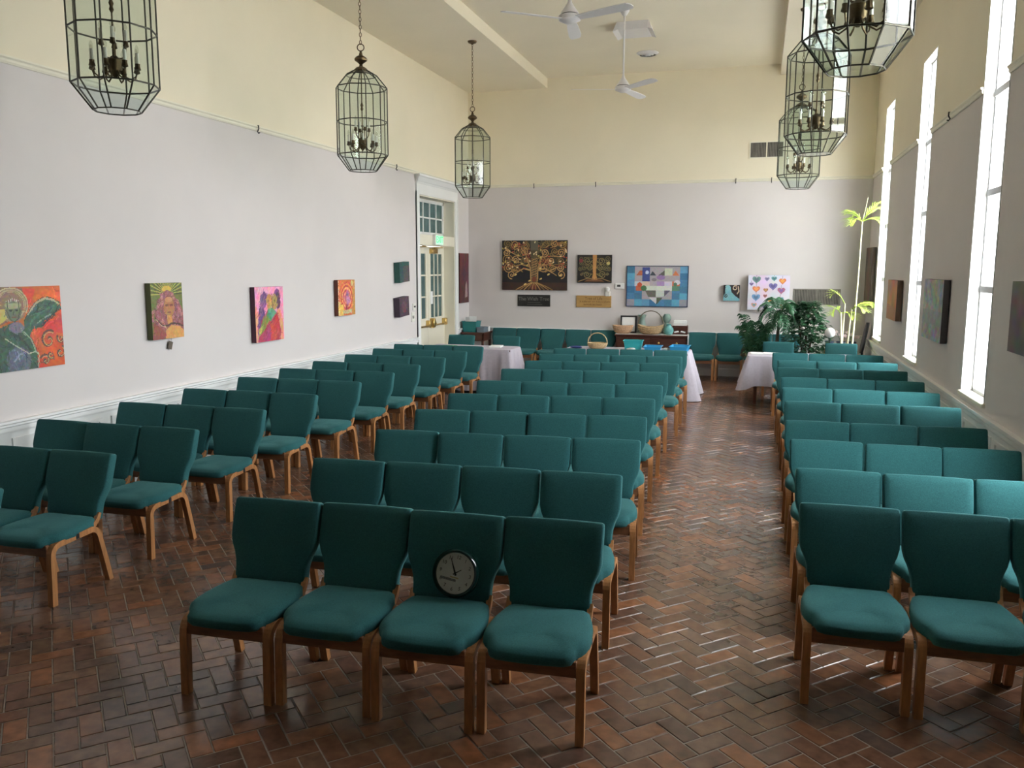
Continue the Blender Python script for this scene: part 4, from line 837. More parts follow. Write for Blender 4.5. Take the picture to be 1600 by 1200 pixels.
for z, x0, x1 in ((0.112, -0.28, 0.30), (0.052, -0.20, 0.16)):
    mb = MB(); x = x0
    while x < x1:
        wd = rg.uniform(0.018, 0.032); h_ = rg.choice((0.026, 0.026, 0.036)); mb.box(x, x+0.006, -0.0235, -0.0215, z-0.013, z-0.013+h_); mb.box(x, x+wd*0.8, -0.0235, -0.0215, z-0.013+0.018, z-0.013+0.024); mb.box(x+wd*0.6, x+wd*0.6+0.006, -0.0235, -0.0215, z-0.013, z+0.010); x += wd + (0.02 if rg.random() < 0.2 else 0.006)
    o = mb.build('lettering', m_burn, sg)
# ================================================================== TABLES AND CLOTHS
def folding_table(x0, x1, y0, y1, z, label):
    t = thing('folding_table', ((x0+x1)/2, (y0+y1)/2, 0), 0, label, 'table', 'cloth covered tables'); w2, d2 = (x1-x0)/2, (y1-y0)/2
    MB().cbox(-w2, w2, -d2, d2, z-0.035, z, 0.006).build('tabletop', m_mahog, t)
    for sx in (-1, 1):
        for sy in (-1, 1): MB().rings([[(sx*(w2-0.12)+a*0.022, sy*(d2-0.07)+b*0.022, 0) for a, b in ((-1,-1),(1,-1),(1,1),(-1,1))], [(sx*(w2-0.12)+a*0.032, sy*(d2-0.07)+b*0.032, z-0.03) for a, b in ((-1,-1),(1,-1),(1,1),(-1,1))]]).build('leg', m_mahog, t)
        MB().box(sx*(w2-0.12)-0.015, sx*(w2-0.12)+0.015, -d2+0.08, d2-0.08, 0.32, 0.37).build('stretcher', m_mahog, t)
    return t
def cloth(x0, x1, y0, y1, z, drop, flare, label, seed, corner=0.10, ripple=0.028):
    rg = random.Random(seed); cx, cy_ = (x0+x1)/2, (y0+y1)/2; pts = []; w2, d2 = (x1-x0)/2+0.006, (y1-y0)/2+0.006; r = 0.03
    def edge(a, b, n):
        for i in range(n): t = i/n; pts.append((a[0]+(b[0]-a[0])*t, a[1]+(b[1]-a[1])*t))
    nX, nY = int((x1-x0)/0.03), int((y1-y0)/0.03)
    cs = [(-w2+r, -d2), (w2-r, -d2), (w2, -d2+r), (w2, d2-r), (w2-r, d2), (-w2+r, d2), (-w2, d2-r), (-w2, -d2+r)]
    for k in range(8): edge(cs[k], cs[(k+1) % 8], (nX if k in (0, 4) else nY if k in (2, 6) else 4))
    n = len(pts); ph = [rg.uniform(0, 6) for _ in range(4)]; rows_ = []
    per = [0.0]
    for i in range(1, n): per.append(per[-1]+math.dist(pts[i], pts[i-1]))
    for t in [0, 0.03, 0.1, 0.2, 0.35, 0.5, 0.65, 0.8, 0.92, 1.0]:
        R = []
        for i, (x, y) in enumerate(pts):
            # outward direction, blended near the corners
            ex, ey = abs(x)/w2, abs(y)/d2; nx = math.copysign(max(0, (ex-1)*w2/0.10+1), x); ny = math.copysign(max(0, (ey-1)*d2/0.10+1), y)
            l = math.hypot(nx, ny) or 1; cn = abs(nx*ny)/(l*l)*2 if l else 0; nx, ny = nx/l, ny/l
            wv = (math.sin(per[i]*19+ph[0])+0.6*math.sin(per[i]*34+ph[1])+0.35*math.sin(per[i]*53+ph[2]))*ripple*(t**0.8)
            out = flare*t + wv + cn*corner*t
            dz = drop*t*(1+0.14*cn*(1 if drop < 0.6 else 0)) + (0.004 if t == 0 else 0)
            R.append((x+nx*out, y+ny*out, max(0.006, z-dz+0.004)))
        rows_.append(R)
    mb = MB().rings(rows_, (False, False)); top = [(x*0.97, y*0.97, z+0.005) for x, y in pts]
    mb.rings([top, rows_[0]], (True, False))
    o = mb.build('tablecloth', m_cloth, None, 'all', (cx, cy_, 0)); tag(o, label, 'tablecloth', 'lilac grey tablecloths')
folding_table(-5.38, -3.86, 13.14, 13.76, 0.735, 'table under the lilac grey cloth behind the left block')
cloth(-5.38, -3.86, 13.14, 13.76, 0.74, 0.70, 0.05, 'lilac grey cloth over the left table, holding a white paper pad', 1)
folding_table(-3.05, -1.02, 13.40, 14.15, 0.735, 'table under the floor length cloth behind the middle block')
cloth(-3.05, -1.02, 13.40, 14.15, 0.74, 0.735, 0.13, 'floor length lilac grey cloth under the blue trays', 2, 0.12, 0.035)
folding_table(-0.10, 1.76, 13.38, 14.02, 0.735, 'dark legged table under the short cloth behind the right block')
cloth(-0.10, 1.76, 13.38, 14.02, 0.74, 0.46, 0.06, 'short lilac grey cloth over the right table by the windows', 3, 0.12, 0.022)
ZT = 0.746
# things on the left table
p = thing('paper_pad', (-4.21, 13.5, ZT), 0.1, 'white paper pad on the left cloth table', 'paper'); MB().cbox(-0.10, 0.10, -0.13, 0.13, 0, 0.022, 0.004).build('sheets', m_paper, p); MB().box(-0.10, 0.10, 0.11, 0.131, 0.02, 0.026).build('binding', m_paper, p)
m_greencard = mat('green_card', (0.10, 0.42, 0.16), 0.6); tag(MB().cbox(-0.13, 0.13, -0.09, 0.09, 0, 0.008, 0.002).build('green_folder', m_greencard, None, False, (-5.05, 13.45, ZT)), 'green card at the left end of the left cloth table', 'card')
# things on the middle table
m_bluetray = mat('blue_plastic', (0.02, 0.27, 0.52), 0.3, spec=0.5); m_tealbin = mat('aqua_plastic', (0.03, 0.34, 0.36), 0.3)
def tray(loc, rz, w, d, h, tp, m, label, cat, rim=0.012, name='tray'):
    o = thing(name, loc, rz, label, cat); th = 0.006
    def rc(a, b, z): return [(-a, -b, z), (a, -b, z), (a, b, z), (-a, b, z)]
    a0, b0, a1, b1 = w/2*tp, d/2*tp, w/2, d/2
    MB().rings([rc(a0, b0, 0), rc(a1, b1, h), rc(a1-th, b1-th, h), rc(a0-th, b0-th, th)]).build('shell', m, o)
    mb = MB(); 
    for q in ((-a1-rim, a1+rim, -b1-rim, -b1+0.002), (-a1-rim, a1+rim, b1-0.002, b1+rim), (-a1-rim, -a1+0.002, -b1, b1), (a1-0.002, a1+rim, -b1, b1)): mb.box(q[0], q[1], q[2], q[3], h-0.008, h+0.002)
    mb.build('rim', m, o); return o
tray((-1.93, 13.78, ZT), 0.05, 0.30, 0.24, 0.155, 0.85, m_tealbin, 'aqua plastic bin on the middle cloth table', 'bin', name='plastic_bin')
tray((-1.60, 13.72, ZT), 0.03, 0.27, 0.36, 0.075, 0.86, m_bluetray, 'bright blue plastic tray between aqua bin and table end', 'tray')
tray((-1.17, 13.72, ZT), -0.05, 0.28, 0.40, 0.09, 0.86, m_bluetray, 'bright blue plastic tray at the right end of middle table', 'tray')
m_bag = mat('clear_bag', (0.6, 0.6, 0.58), 0.25, var=0.2, scale=30, bump=0.6, bscale=25)
def blob(name, loc, r, m, label, cat, seed, sq=0.5):
    rg = random.Random(seed); mb = MB(); n = 12; rs = []
    for i in range(1, 7):
        a = PI*i/7; rs.append([(r*math.sin(a)*math.cos(2*PI*k/n)*rg.uniform(.8, 1.15), r*math.sin(a)*math.sin(2*PI*k/n)*rg.uniform(.8, 1.15), r*sq*(1-math.cos(a))*rg.uniform(.92, 1.05)) for k in range(n)])
    return tag(mb.rings(rs).build(name, m, None, True, loc), label, cat)
blob('plastic_bag', (-1.385, 13.70, ZT), 0.065, m_bag, 'crumpled clear bag between the two blue trays', 'bag', 3, 0.42)
blob('plastic_bag', (-1.93, 13.54, ZT), 0.08, m_bag, 'crumpled clear bag in front of the aqua bin', 'bag', 5, 0.35)
blob('navy_cloth', (-2.88, 13.72, ZT), 0.10, mat('navy_fabric', (0.015, 0.03, 0.16), 0.8), 'dark blue bundle at the left of the middle table', 'cloth', 9, 0.22)
m_wick = mat('pale_wicker', (0.50, 0.36, 0.20), 0.6, var=0.3, scale=40, bump=0.7, bscale=70); m_twig = mat('dark_twig', (0.13, 0.10, 0.06), 0.6, var=0.3)
def basket(loc, rx, ry, h, m, label, handle=None, hm=None, dip=0.0, rz=0.0, cat='basket', name='wicker_basket'):
    o = thing(name, loc, rz, label, cat); n = 36; rs = []
    prof = [(0.55, 0.0), (0.72, 0.12), (0.88, 0.4), (0.97, 0.75), (1.0, 1.0), (0.95, 1.0), (0.90, 0.7), (0.80, 0.4), (0.6, 0.12), (0.3, 0.1)]
    for s, t in prof: rs.append([(rx*s*math.cos(2*PI*k/n)*(1+0.012*(k % 2)), ry*s*math.sin(2*PI*k/n)*(1+0.012*(k % 2)), h*t*(1+dip*math.cos(4*PI*k/n))) for k in range(n)])
    MB().rings(rs).build('woven_body', m, o, True)
    for t_, s_ in ((0.25, 0.82), (0.5, 0.925), (0.75, 0.98), (1.0, 0.985)):
        MB().tube([(rx*s_*math.cos(2*PI*k/n), ry*s_*math.sin(2*PI*k/n), h*t_*(1+dip*math.cos(4*PI*k/n))) for k in range(n+1)], 0.009 if t_ == 1 else 0.006, 6).build('rim' if t_ == 1 else 'weave_band', m, o, True)
    if handle: MB().tube([(rx*0.97*math.cos(PI*k/20), 0.01*math.sin(k), h*0.9+(handle-h*0.9)*math.sin(PI*k/20)**0.8) for k in range(21)], 0.0095, 7).build('handle', hm, o, True)
    return o
basket((-2.53, 13.78, ZT), 0.165, 0.13, 0.09, m_wick, 'small basket with a pale hoop handle on the middle table', 0.26, m_wick, name='hoop_basket')
# right table
for k, (x, y, r) in enumerate(((0.02, 13.72, 0.1), (0.20, 13.78, -0.2))): tag(MB().cbox(-0.09, 0.09, -0.12, 0.12, 0, 0.012, 0.003).build('paper_stack', m_paper, None, False, (x, y, ZT)), ['white paper stack at the left end of the right table', 'white booklet right of the paper stack on right table'][k], 'paper').rotation_euler = (0, 0, r)
tag(MB().tube([(0, 0, 0.008), (0.13, 0.02, 0.008)], 0.006, 6).build('black_pen', m_black, None, True, (0.33, 13.70, ZT)), 'black pen lying on the right cloth table', 'pen')

# ================================================================== SIDEBOARD AND ITS THINGS
sb = thing('sideboard', (-1.945, 16.39, 0), 0, 'dark mahogany sideboard with two drawers on the back wall', 'sideboard')
MB().cbox(-0.67, 0.67, -0.20, 0.20, 0.30, 0.765, 0.004).build('body', m_mahog, sb); MB().cbox(-0.695, 0.695, -0.225, 0.21, 0.765, 0.80, 0.008).build('top', m_mahog, sb)
for sx in (-1, 1):
    d = MB().cbox(sx*0.33-0.31, sx*0.33+0.31, -0.212, -0.195, 0.56, 0.74, 0.004).build('drawer', m_mahog, sb)
    for q in (-0.17, 0.17): MB().lathe([(0.006, 0), (0.02, 0.008), (0.02, 0.014), (0.008, 0.02)], 10).xf(lambda p: Vector((p.x+sx*0.33+q, -0.212-p.z, p.y+0.65))).build('knob', m_gold, d, True)
    MB().cbox(sx*0.33-0.31, sx*0.33+0.31, -0.21, -0.195, 0.33, 0.54, 0.004).build('door', m_mahog, sb)
    for sy in (-1, 1): MB().rings([[(sx*0.63+a*0.018, sy*0.17+b*0.018, 0) for a, b in ((-1,-1),(1,-1),(1,1),(-1,1))], [(sx*0.63+a*0.03, sy*0.17+b*0.03, 0.31) for a, b in ((-1,-1),(1,-1),(1,1),(-1,1))]]).build('leg', m_mahog, sb)
ru = MB(); ru.box(-0.69, 0.706, -0.18, 0.18, 0.801, 0.806); ru.box(0.700, 0.706, -0.18, 0.18, 0.50, 0.803); ru.build('table_runner', m_paper, None, False, (-1.945, 16.39, 0)); tag(bpy.data.objects['table_runner'], 'white runner cloth over the sideboard, hanging at its right end', 'cloth')
ZS = 0.8065
basket((-2.50, 16.32, ZS), 0.20, 0.13, 0.15, mat('peach_wicker', (0.56, 0.36, 0.22), 0.6, var=0.25, scale=40, bump=0.6, bscale=70), 'low peach wicker bowl at the left end of sideboard', dip=0.05, name='wicker_bowl')
pf = thing('photo_frame', (-2.42, 16.50, ZS), 0, 'black framed white certificate standing on the sideboard', 'picture frame'); pf.rotation_euler = (-0.12, 0, 0)
MB().box(-0.13, 0.13, -0.008, 0.0, 0.012, 0.33).build('print', m_paper, pf); mb = MB()
for q in ((-0.16, 0.16, 0, 0.03), (-0.16, 0.16, 0.31, 0.34), (-0.16, -0.13, 0.03, 0.31), (0.13, 0.16, 0.03, 0.31)): mb.box(q[0], q[1], -0.016, 0.004, q[2], q[3])
mb.build('frame', m_black, pf)
basket((-1.96, 16.30, ZS), 0.25, 0.16, 0.16, m_wick, 'tan gathering basket with a tall twig handle on sideboard', 0.45, m_twig, 0.16)
m_gglass = mat('green_glass', (0.42, 0.56, 0.50), 0.12, var=0.08, trans=0.5)
tag(MB().lathe([(0.05, 0), (0.075, 0.03), (0.085, 0.12), (0.06, 0.22), (0.05, 0.28), (0.085, 0.36), (0.08, 0.36), (0.046, 0.285), (0.055, 0.22), (0.078, 0.12), (0.03, 0.02)], 18).build('glass_vase', m_gglass, None, True, (-2.16, 16.555, ZS)), 'pale green glass vase behind the twig handled basket', 'vase')
tag(MB().lathe([(0.05, 0), (0.08, 0.03), (0.085, 0.10), (0.05, 0.17), (0.04, 0.21), (0.075, 0.27), (0.08, 0.33), (0.05, 0.38), (0.045, 0.38), (0.07, 0.32), (0.03, 0.21), (0.04, 0.17), (0.03, 0.02)], 18).build('glass_vase', m_gglass, None, True, (-1.68, 16.555, ZS)), 'tall clear glass vase behind the round turquoise vase', 'vase')
tag(MB().lathe([(0.04, 0), (0.075, 0.02), (0.095, 0.075), (0.085, 0.13), (0.045, 0.165), (0.04, 0.19), (0.05, 0.205), (0.042, 0.205), (0.032, 0.17), (0.07, 0.12), (0.03, 0.015)], 20).build('round_vase', mat('turquoise_glaze', (0.16, 0.44, 0.43), 0.25, var=0.15, scale=20), None, True, (-1.61, 16.27, ZS)), 'round turquoise vase on the sideboard', 'vase')
wb = thing('wooden_box', (-1.41, 16.47, ZS), 0, 'dark wooden box with white ornament at sideboard end', 'box'); MB().cbox(-0.145, 0.145, -0.09, 0.09, 0, 0.17, 0.006).build('case', m_mahog, wb); mb = MB()
for s in (-1, 1): mb.rings([[(s*0.01, -0.092, 0.05), (s*0.10, -0.092, 0.03), (s*0.11, -0.092, 0.055), (s*0.03, -0.092, 0.075)], [(s*0.01, -0.089, 0.05), (s*0.10, -0.089, 0.03), (s*0.11, -0.089, 0.055), (s*0.03, -0.089, 0.075)]])
mb.build('wing_ornament', m_paper, wb)
ps = thing('leaflet_stack', (-1.41, 16.47, ZS+0.171), 0, 'white leaflets standing on top of the dark wooden box', 'leaflets'); MB().cbox(-0.12, 0.12, -0.06, 0.06, 0, 0.10, 0.004).build('leaflets', m_paper, ps); MB().box(-0.125, 0.125, -0.065, -0.061, 0, 0.05).build('holder_front', m_whiteplastic, ps)
# ---- corner table by the door wall
ct = thing('corner_table', (-5.50, 16.30, 0), 0, 'small dark mahogany table in the left back corner', 'table'); MB().cbox(-0.25, 0.245, -0.28, 0.28, 0.74, 0.775, 0.006).build('top', m_mahog, ct); mb = MB(); mb.box(-0.22, 0.22, -0.25, -0.23, 0.60, 0.74); mb.box(-0.22, 0.22, 0.23, 0.25, 0.60, 0.74); mb.box(-0.22, -0.20, -0.25, 0.25, 0.60, 0.74); mb.box(0.20, 0.22, -0.25, 0.25, 0.60, 0.74); mb.build('apron', m_mahog, ct)
for sx in (-1, 1):
    for sy in (-1, 1): MB().lathe([(0.018, 0), (0.022, 0.1), (0.014, 0.2), (0.026, 0.4), (0.028, 0.61)], 10, (sx*0.20, sy*0.23, 0)).build('leg', m_mahog, ct, True)
ZC = 0.776
tray((-5.585, 16.22, ZC), 0, 0.30, 0.32, 0.215, 0.86, mat('deep_teal_plastic', (0.012, 0.17, 0.17), 0.4), 'deep teal plastic bin full of papers on the corner table', 'bin', name='plastic_bin')
tag(MB().box(-0.055, 0.055, -0.004, 0.004, 0.0, 0.29).build('paper_sheet', m_paper, None, False, (-5.66, 16.22, ZC+0.008)), 'white card standing in the teal bin, left one', 'paper')
tag(MB().box(-0.075, 0.075, -0.004, 0.004, 0.0, 0.31).build('paper_sheet', m_paper, None, False, (-5.535, 16.16, ZC+0.008)), 'wider white leaflet standing in the teal bin, right one', 'paper')
tray((-5.345, 16.20, ZC), 0, 0.15, 0.30, 0.10, 0.95, mat('smoky_plastic', (0.16, 0.20, 0.24), 0.15), 'smoky clear box beside the teal bin on corner table', 'box', name='clear_box')
tag(MB().lathe([(0.028, 0), (0.028, 0.09), (0.024, 0.096), (0.004, 0.094), (0.002, 0.11), (0, 0.11)], 12).build('white_candle', m_paper, None, True, (-5.30, 16.46, ZC)), 'short white candle at the back of the corner table', 'candle')

# ================================================================== WALL CLOCK PROPPED ON A FRONT CHAIR
ck = thing('wall_clock', (-1.385, 3.742, 0.4605), 0, 'dark green wall clock leaning on a front row chair', 'clock')
m_rim = mat('dark_green_gloss', (0.006, 0.03, 0.026), 0.12); m_dial = mat('dial_white', (0.86, 0.87, 0.83), 0.35); m_ink = mat('clock_ink', (0.03, 0.035, 0.03), 0.5)
RC = 0.122
def ckx(p):   # dial plane: local x right, z up, front = -y ; lean back 15 deg, turn 9 deg clockwise
    a = math.radians(-9); q = Vector((p.x*math.cos(a)-p.z*math.sin(a), p.y, p.x*math.sin(a)+p.z*math.cos(a)))
    l = math.radians(17); z = q.z+RC; return Vector((q.x, q.y*math.cos(l)+z*math.sin(l), z*math.cos(l)-q.y*math.sin(l)+0.006))
lz = lambda mb: mb.xf(lambda p: ckx(Vector((p.x, -p.z, p.y))))
lz(MB().lathe([(0.05, -0.002), (RC-0.004, 0.0), (RC, 0.008), (RC-0.002, 0.022), (RC-0.010, 0.032), (RC-0.020, 0.030), (RC-0.022, 0.020)], 48)).build('rim', m_rim, ck, True)
lz(MB().lathe([(0.0, 0.0205), (RC-0.021, 0.0205)], 48)).build('dial', m_dial, ck)
def ct_text(s, size, x, y, bold=0):
    o = text(s, size, ck, m_ink, (0, 0, 0), (0, 0, 0), 'numeral', 0.0003)
    for v in o.data.vertices:
        c = v.co.copy(); v.co = ckx(Vector((c.x+x, -0.0212-c.z, c.y+y)))
for k in range(1, 13):
    a = 2*PI*k/12; ct_text(str(k), 0.025, 0.079*math.sin(a), 0.079*math.cos(a))
def hand(ang, L, w_, name, m, back=0.012):
    a = math.radians(ang); d = Vector((math.sin(a), math.cos(a))); nn = Vector((d.y, -d.x)); q = [-d*back+nn*w_/2, d*L+nn*w_*0.25, d*L-nn*w_*0.25, -d*back-nn*w_/2]
    mb = MB().rings([[(p.x, -0.0225, p.y) for p in q], [(p.x, -0.0238, p.y) for p in q]]); mb.xf(ckx).build(name, m, ck)
hand(-30, 0.078, 0.006, 'minute_hand', m_ink);
hand(-30, 0.052, 0.0105, 'hand_root', m_ink); hand(50, 0.036, 0.006, 'hour_hand', m_ink)
mb = MB().box(-0.07, 0.012, -0.0216, -0.0208, -0.041, -0.029); mb.xf(ckx).build('maker_strip', mat('grey_print', (0.20, 0.21, 0.20), 0.5, var=0.5, scale=150), ck)
mb = MB().box(-0.022, 0.022, -0.0216, -0.0208, -0.025, -0.018); mb.xf(ckx).build('gold_mark', mat('gold_print', (0.55, 0.47, 0.25), 0.5, var=0.3, scale=150), ck)

# ================================================================== PLANTS
m_leafD = mat('dark_palm_leaf', (0.030, 0.115, 0.050), 0.45, var=0.35, scale=6, trans=0.25); m_leafB = mat('ficus_leaf', (0.035, 0.11, 0.05), 0.3, var=0.45, scale=5, trans=0.15); m_leafY = mat('yellow_green_palm_leaf', (0.42, 0.55, 0.10), 0.5, var=0.2, scale=5, trans=0.5)
m_stemY = mat('pale_cane', (0.74, 0.70, 0.46), 0.5, var=0.15, scale=12); m_stemD = mat('brown_trunk', (0.07, 0.05, 0.03), 0.8, var=0.3, scale=20); m_pot = mat('dark_clay_pot', (0.05, 0.04, 0.035), 0.5); m_soil = mat('soil', (0.03, 0.02, 0.015), 0.95, bump=0.5)
def pot(o, r, h):
    MB().lathe([(r*0.7, 0), (r*0.95, h*0.85), (r, h*0.86), (r, h), (r*0.9, h), (r*0.88, h*0.9)], 20).build('pot', m_pot, o, True); MB().lathe([(0, h*0.91), (r*0.88, h*0.91)], 20).build('soil', m_soil, o)
def frond(o, base, az, L, rise, droop, leaf, wd, m, n=16, sag=0.35, seed=0, stem=None):
    rg = random.Random(seed); d = Vector((math.cos(az), math.sin(az), 0)); side = Vector((-d.y, d.x, 0)); pts = []
    for i in range(n+1):
        t = i/n; pts.append(Vector(base) + d*L*t*(1-0.15*t) + Vector((0, 0, rise*t*(1.6-0.6*t) - droop*t*t)))
    mb = MB().tube(pts, [0.008*(1-0.8*i/n)+0.0012 for i in range(n+1)], 5)
    for i in range(2, n+1):
        t = i/n; ll = leaf*(0.45+1.1*math.sin(PI*min(1, 0.12+t*0.86)))*0.75*rg.uniform(.88, 1.1); tg_ = (pts[i]-pts[i-1]).normalized()
        for s in (-1, 1):
            u = (side*s*0.85 + tg_*0.62).normalized(); b0 = pts[i]; w0 = wd*rg.uniform(.85, 1.15); nrm = tg_*w0*0.5
            p1 = b0+u*ll*0.35+Vector((0, 0, 0.02*ll)); p2 = b0+u*ll*0.7-Vector((0, 0, sag*ll*0.25)); p3 = b0+u*ll-Vector((0, 0, sag*ll*0.7))
            mb.add([b0-nrm*0.4, b0+nrm*0.4, p1+nrm, p1-nrm, p2+nrm*0.75, p2-nrm*0.75, p3], [(0, 1, 2, 3), (3, 2, 4, 5), (5, 4, 6)])
    mb.build('frond', m, o, False, fix=False)
# low dark palm at the left
pl = thing('parlor_palm', (-0.02, 15.50, 0), 0, 'low dark palm with drooping fronds, left of the plant group', 'plant', 'potted plants in the corner'); pot(pl, 0.16, 0.30)
rg = random.Random(4)
for k in range(17): frond(pl, (rg.uniform(-.04, .04), rg.uniform(-.04, .04), 0.28), 2*PI*k/17+rg.uniform(-.2, .2), rg.uniform(.22, .40), rg.uniform(.85, 1.25), rg.uniform(.20, .45), 0.19, 0.028, m_leafD, 14, 0.9, k)
# medium palm
pl = thing('potted_palm', (0.36, 15.42, 0), 0, 'dark green palm with arching fronds in front of the hearts canvas', 'plant', 'potted plants in the corner'); pot(pl, 0.18, 0.34)
MB().tube([(0, 0, .3), (0.0, 0, .75), (0.02, 0, 1.31)], [0.035, 0.03, 0.022], 8).build('trunk', m_stemD, pl, True)
for k, (az, L, ri, dr) in enumerate(((3.3, .40, .30, .42), (2.7, .36, .42, .34), (0.3, .42, .40, .36), (-.3, .40, .30, .50), (1.2, .34, .46, .3), (2.0, .3, .5, .3), (4.2, .36, .26, .5), (5.0, .38, .25, .52), (5.6, .36, .42, .35), (3.8, .30, .16, .52), (0.9, .35, .2, .5), (-.6, .3, .1, .5))): frond(pl, (0.02, 0, 1.28), az, L, ri, dr, 0.22, 0.034, m_leafD, 14, 0.8, 40+k)
# broad-leaved bush
pl = thing('ficus_bush', (0.84, 15.46, 0), 0, 'dense dark leafy bush in the middle of the plant group', 'plant', 'potted plants in the corner'); pot(pl, 0.19, 0.32)
mb = MB()
for k in range(6): a = 2*PI*k/6; mb.tube([(0.03*math.cos(a), 0.03*math.sin(a), .28), (.07*math.cos(a+.4), .07*math.sin(a+.4), .65), (.16*math.cos(a+.6), .16*math.sin(a+.6), 1.1+.05*k)], [.018, .014, .006], 6)
mb.build('stems', m_stemD, pl, True)
mb = MB(); rg = random.Random(9)
for k in range(1500):
    t = rg.random(); z = .36+1.16*t; R = .42*math.sin(PI*min(1, .14+.80*t))**0.75*(1-.30*t)+.03; a = rg.uniform(0, 2*PI); r = R*rg.random()**.45; c = Vector((r*math.cos(a)+0.02*t, r*math.sin(a), z))
    az = a+rg.gauss(0, .6); d = Vector((math.cos(az), math.sin(az), rg.uniform(-.6, .35))).normalized(); s = d.cross(Vector((0, 0, 1))).normalized(); L = rg.uniform(.08, .13); wd = L*.38; up = s.cross(d)
    mb.add([c, c+d*L*.45+s*wd+up*.006, c+d*L-up*.012, c+d*L*.45-s*wd+up*.006, c+d*L*.45-up*.004], [(0, 1, 4), (1, 2, 4), (2, 3, 4), (3, 0, 4)])
o = mb.build('foliage', m_leafB, pl, False, fix=False); o['kind'] = 'stuff'
# tall cane palm by the window, canes paled to stand in for sunlight
pl = thing('cane_palm', (1.47, 15.08, 0), 0, 'tall thin yellow green palm beside the far window', 'plant', 'potted plants in the corner'); pot(pl, 0.17, 0.34)
for pts in ([(0.07, 0, .3), (0.10, 0, 1.2), (0.12, 0, 2.0), (0.13, 0, 2.86)], [(0.0, 0.02, .3), (0.02, 0.02, .9), (0.05, 0.02, 1.42)], [(-0.08, 0, .3), (-0.09, 0, .9), (-0.12, 0, 1.35)], [(-.06, .03, .3), (-.07, .03, .9), (-.06, .03, 1.5)]): MB().tube(pts, [0.017, 0.014, 0.012, 0.011][:len(pts)], 7).build('cane', m_stemY, pl, True)
for k, (az, L, ri, dr) in enumerate(((0.25, .34, .42, .12), (3.2, .30, .28, .14), (3.7, .27, .12, .16), (0.1, .30, .12, .12), (2.6, .24, .22, .18), (-.5, .3, .3, .1))): frond(pl, (0.13, 0, 2.84), az, L, ri, dr, 0.25, 0.026, m_leafY, 9, 0.12, 70+k)
MB().tube([(0.13, 0, 2.84), (0.17, 0, 3.05), (0.20, 0, 3.24)], [.009, .006, .002], 5).build('spear_leaf', m_stemY, pl, True)
for k, (b, az, L, ri, dr) in enumerate((((0.05, .02, 1.40), 0.1, .36, .22, .16), ((-.06, .03, 1.48), 2.9, .26, .36, .22), ((-.12, 0, 1.33), 0.4, .26, .08, .16), ((0.05, .02, 1.40), -.7, .3, .15, .16), ((-.12, 0, 1.33), 3.6, .2, .2, .2))): frond(pl, b, az, L, ri, dr, 0.25, 0.026, m_leafY, 9, 0.15, 90+k)
# white globe, plant stand with small flowers, black chair
gl = thing('white_globe', (1.19, 15.0, 0), 0, 'white round globe on a thin stand beside the bush', 'lamp'); MB().lathe([(0.0, 0.92)] + [(0.085*math.sin(PI*k/12), 1.01-0.085*math.cos(PI*k/12)) for k in range(1, 12)] + [(0, 1.095)], 20).build('globe', m_paper, gl, True); MB().tube([(0, 0, 0.0), (0, 0, 0.93)], 0.008, 6).build('stand', m_black, gl, True); MB().lathe([(0.10, 0), (0.10, 0.012), (0.01, 0.02)], 16).build('base', m_black, gl, True)  # plain white ball on a thin black rod and base
st = thing('plant_stand', (1.47, 16.12, 0), 0, 'low wooden plant stand in the corner under the dark panel', 'stand'); MB().cbox(-0.28, 0.28, -0.17, 0.17, 0.60, 0.63, 0.004).build('top', m_oak, st)
for sx in (-1, 1):
    for sy in (-1, 1): MB().cbox(sx*.25-.02, sx*.25+.02, sy*.14-.02, sy*.14+.02, 0, .60, .003).build('leg', m_oak, st)
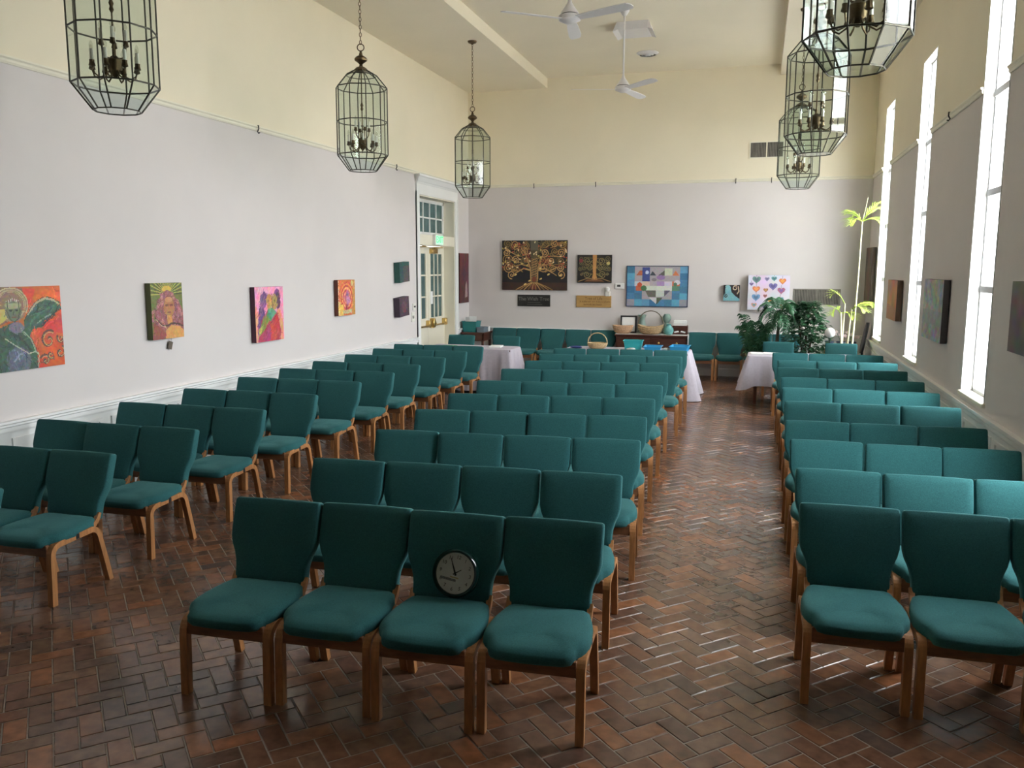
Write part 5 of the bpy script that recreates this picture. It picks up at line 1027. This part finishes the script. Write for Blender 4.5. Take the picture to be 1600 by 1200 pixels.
m_pinkfl = mat('pink_white_petals', (0.72, 0.55, 0.55), 0.6, var=0.15, trans=0.3); m_bluepot = mat('slate_blue_pot', (0.10, 0.13, 0.20), 0.35)
rg = random.Random(2)
for k, (x, lb) in enumerate(((-0.19, 'left of three small flowering pots on the plant stand'), (0.0, 'middle of three small flowering pots on the plant stand'), (0.19, 'right of three small flowering pots on the plant stand'))):
    fp = thing('flower_pot', (1.47+x, 16.10, 0.631), 0, lb, 'plant', 'small flowering pots'); MB().lathe([(.05, 0), (.075, .13), (.08, .135), (.08, .15), (.07, .15), (.066, .13)], 14).build('pot', m_bluepot, fp, True)
    mb = MB(); fl = MB()
    for q in range(5):
        a = 2*PI*q/5+rg.random(); e = Vector((.09*math.cos(a), .09*math.sin(a), .27+rg.uniform(-.04, .05))); mb.tube([(0, 0, .12), (e.x*.5, e.y*.5, .24), e], .0035, 4)
        for w_ in range(5):
            b = 2*PI*w_/5; u = Vector((math.cos(b), math.sin(b)*.7, math.sin(b)*.7)); v2 = Vector((-math.sin(b), math.cos(b)*.7, math.cos(b)*.7)); fl.add([e, e+u*.026+v2*.014, e+u*.042, e+u*.026-v2*.014], [(0, 1, 2, 3)])
    mb.build('stems', m_leafD, fp); fl.build('petals', m_pinkfl, fp, fix=False)
oc = thing('swivel_chair', (1.50, 15.70, 0), 0, 'black chair back seen edge on beside the far window', 'chair')
rs = []
for z, w_ in ((.62, .10), (.68, .17), (.80, .20), (.95, .19), (1.08, .14), (1.15, .06)): rs.append([(0.27+(z-.62)*.16+.03*math.cos(a), w_*math.sin(a), z) for a in [2*PI*k/16 for k in range(16)]])
MB().rings(rs).build('backrest', m_black, oc, True); MB().cbox(-.02, .25, -.19, .19, .44, .50, .02).build('seat', m_black, oc); MB().tube([(.11, 0, .06), (.11, 0, .45)], .025, 8).build('post', m_black, oc, True); MB().tube([(.22, 0, .46), (.29, 0, .5), (.285, 0, .70)], .018, 6).build('back_bracket', m_black, oc, True)
for k in range(5): a = 2*PI*k/5; MB().tube([(.11, 0, .08), (.11+.17*math.cos(a), .17*math.sin(a), .03)], [.022, .016], 6).build('base_leg', m_black, oc, True);
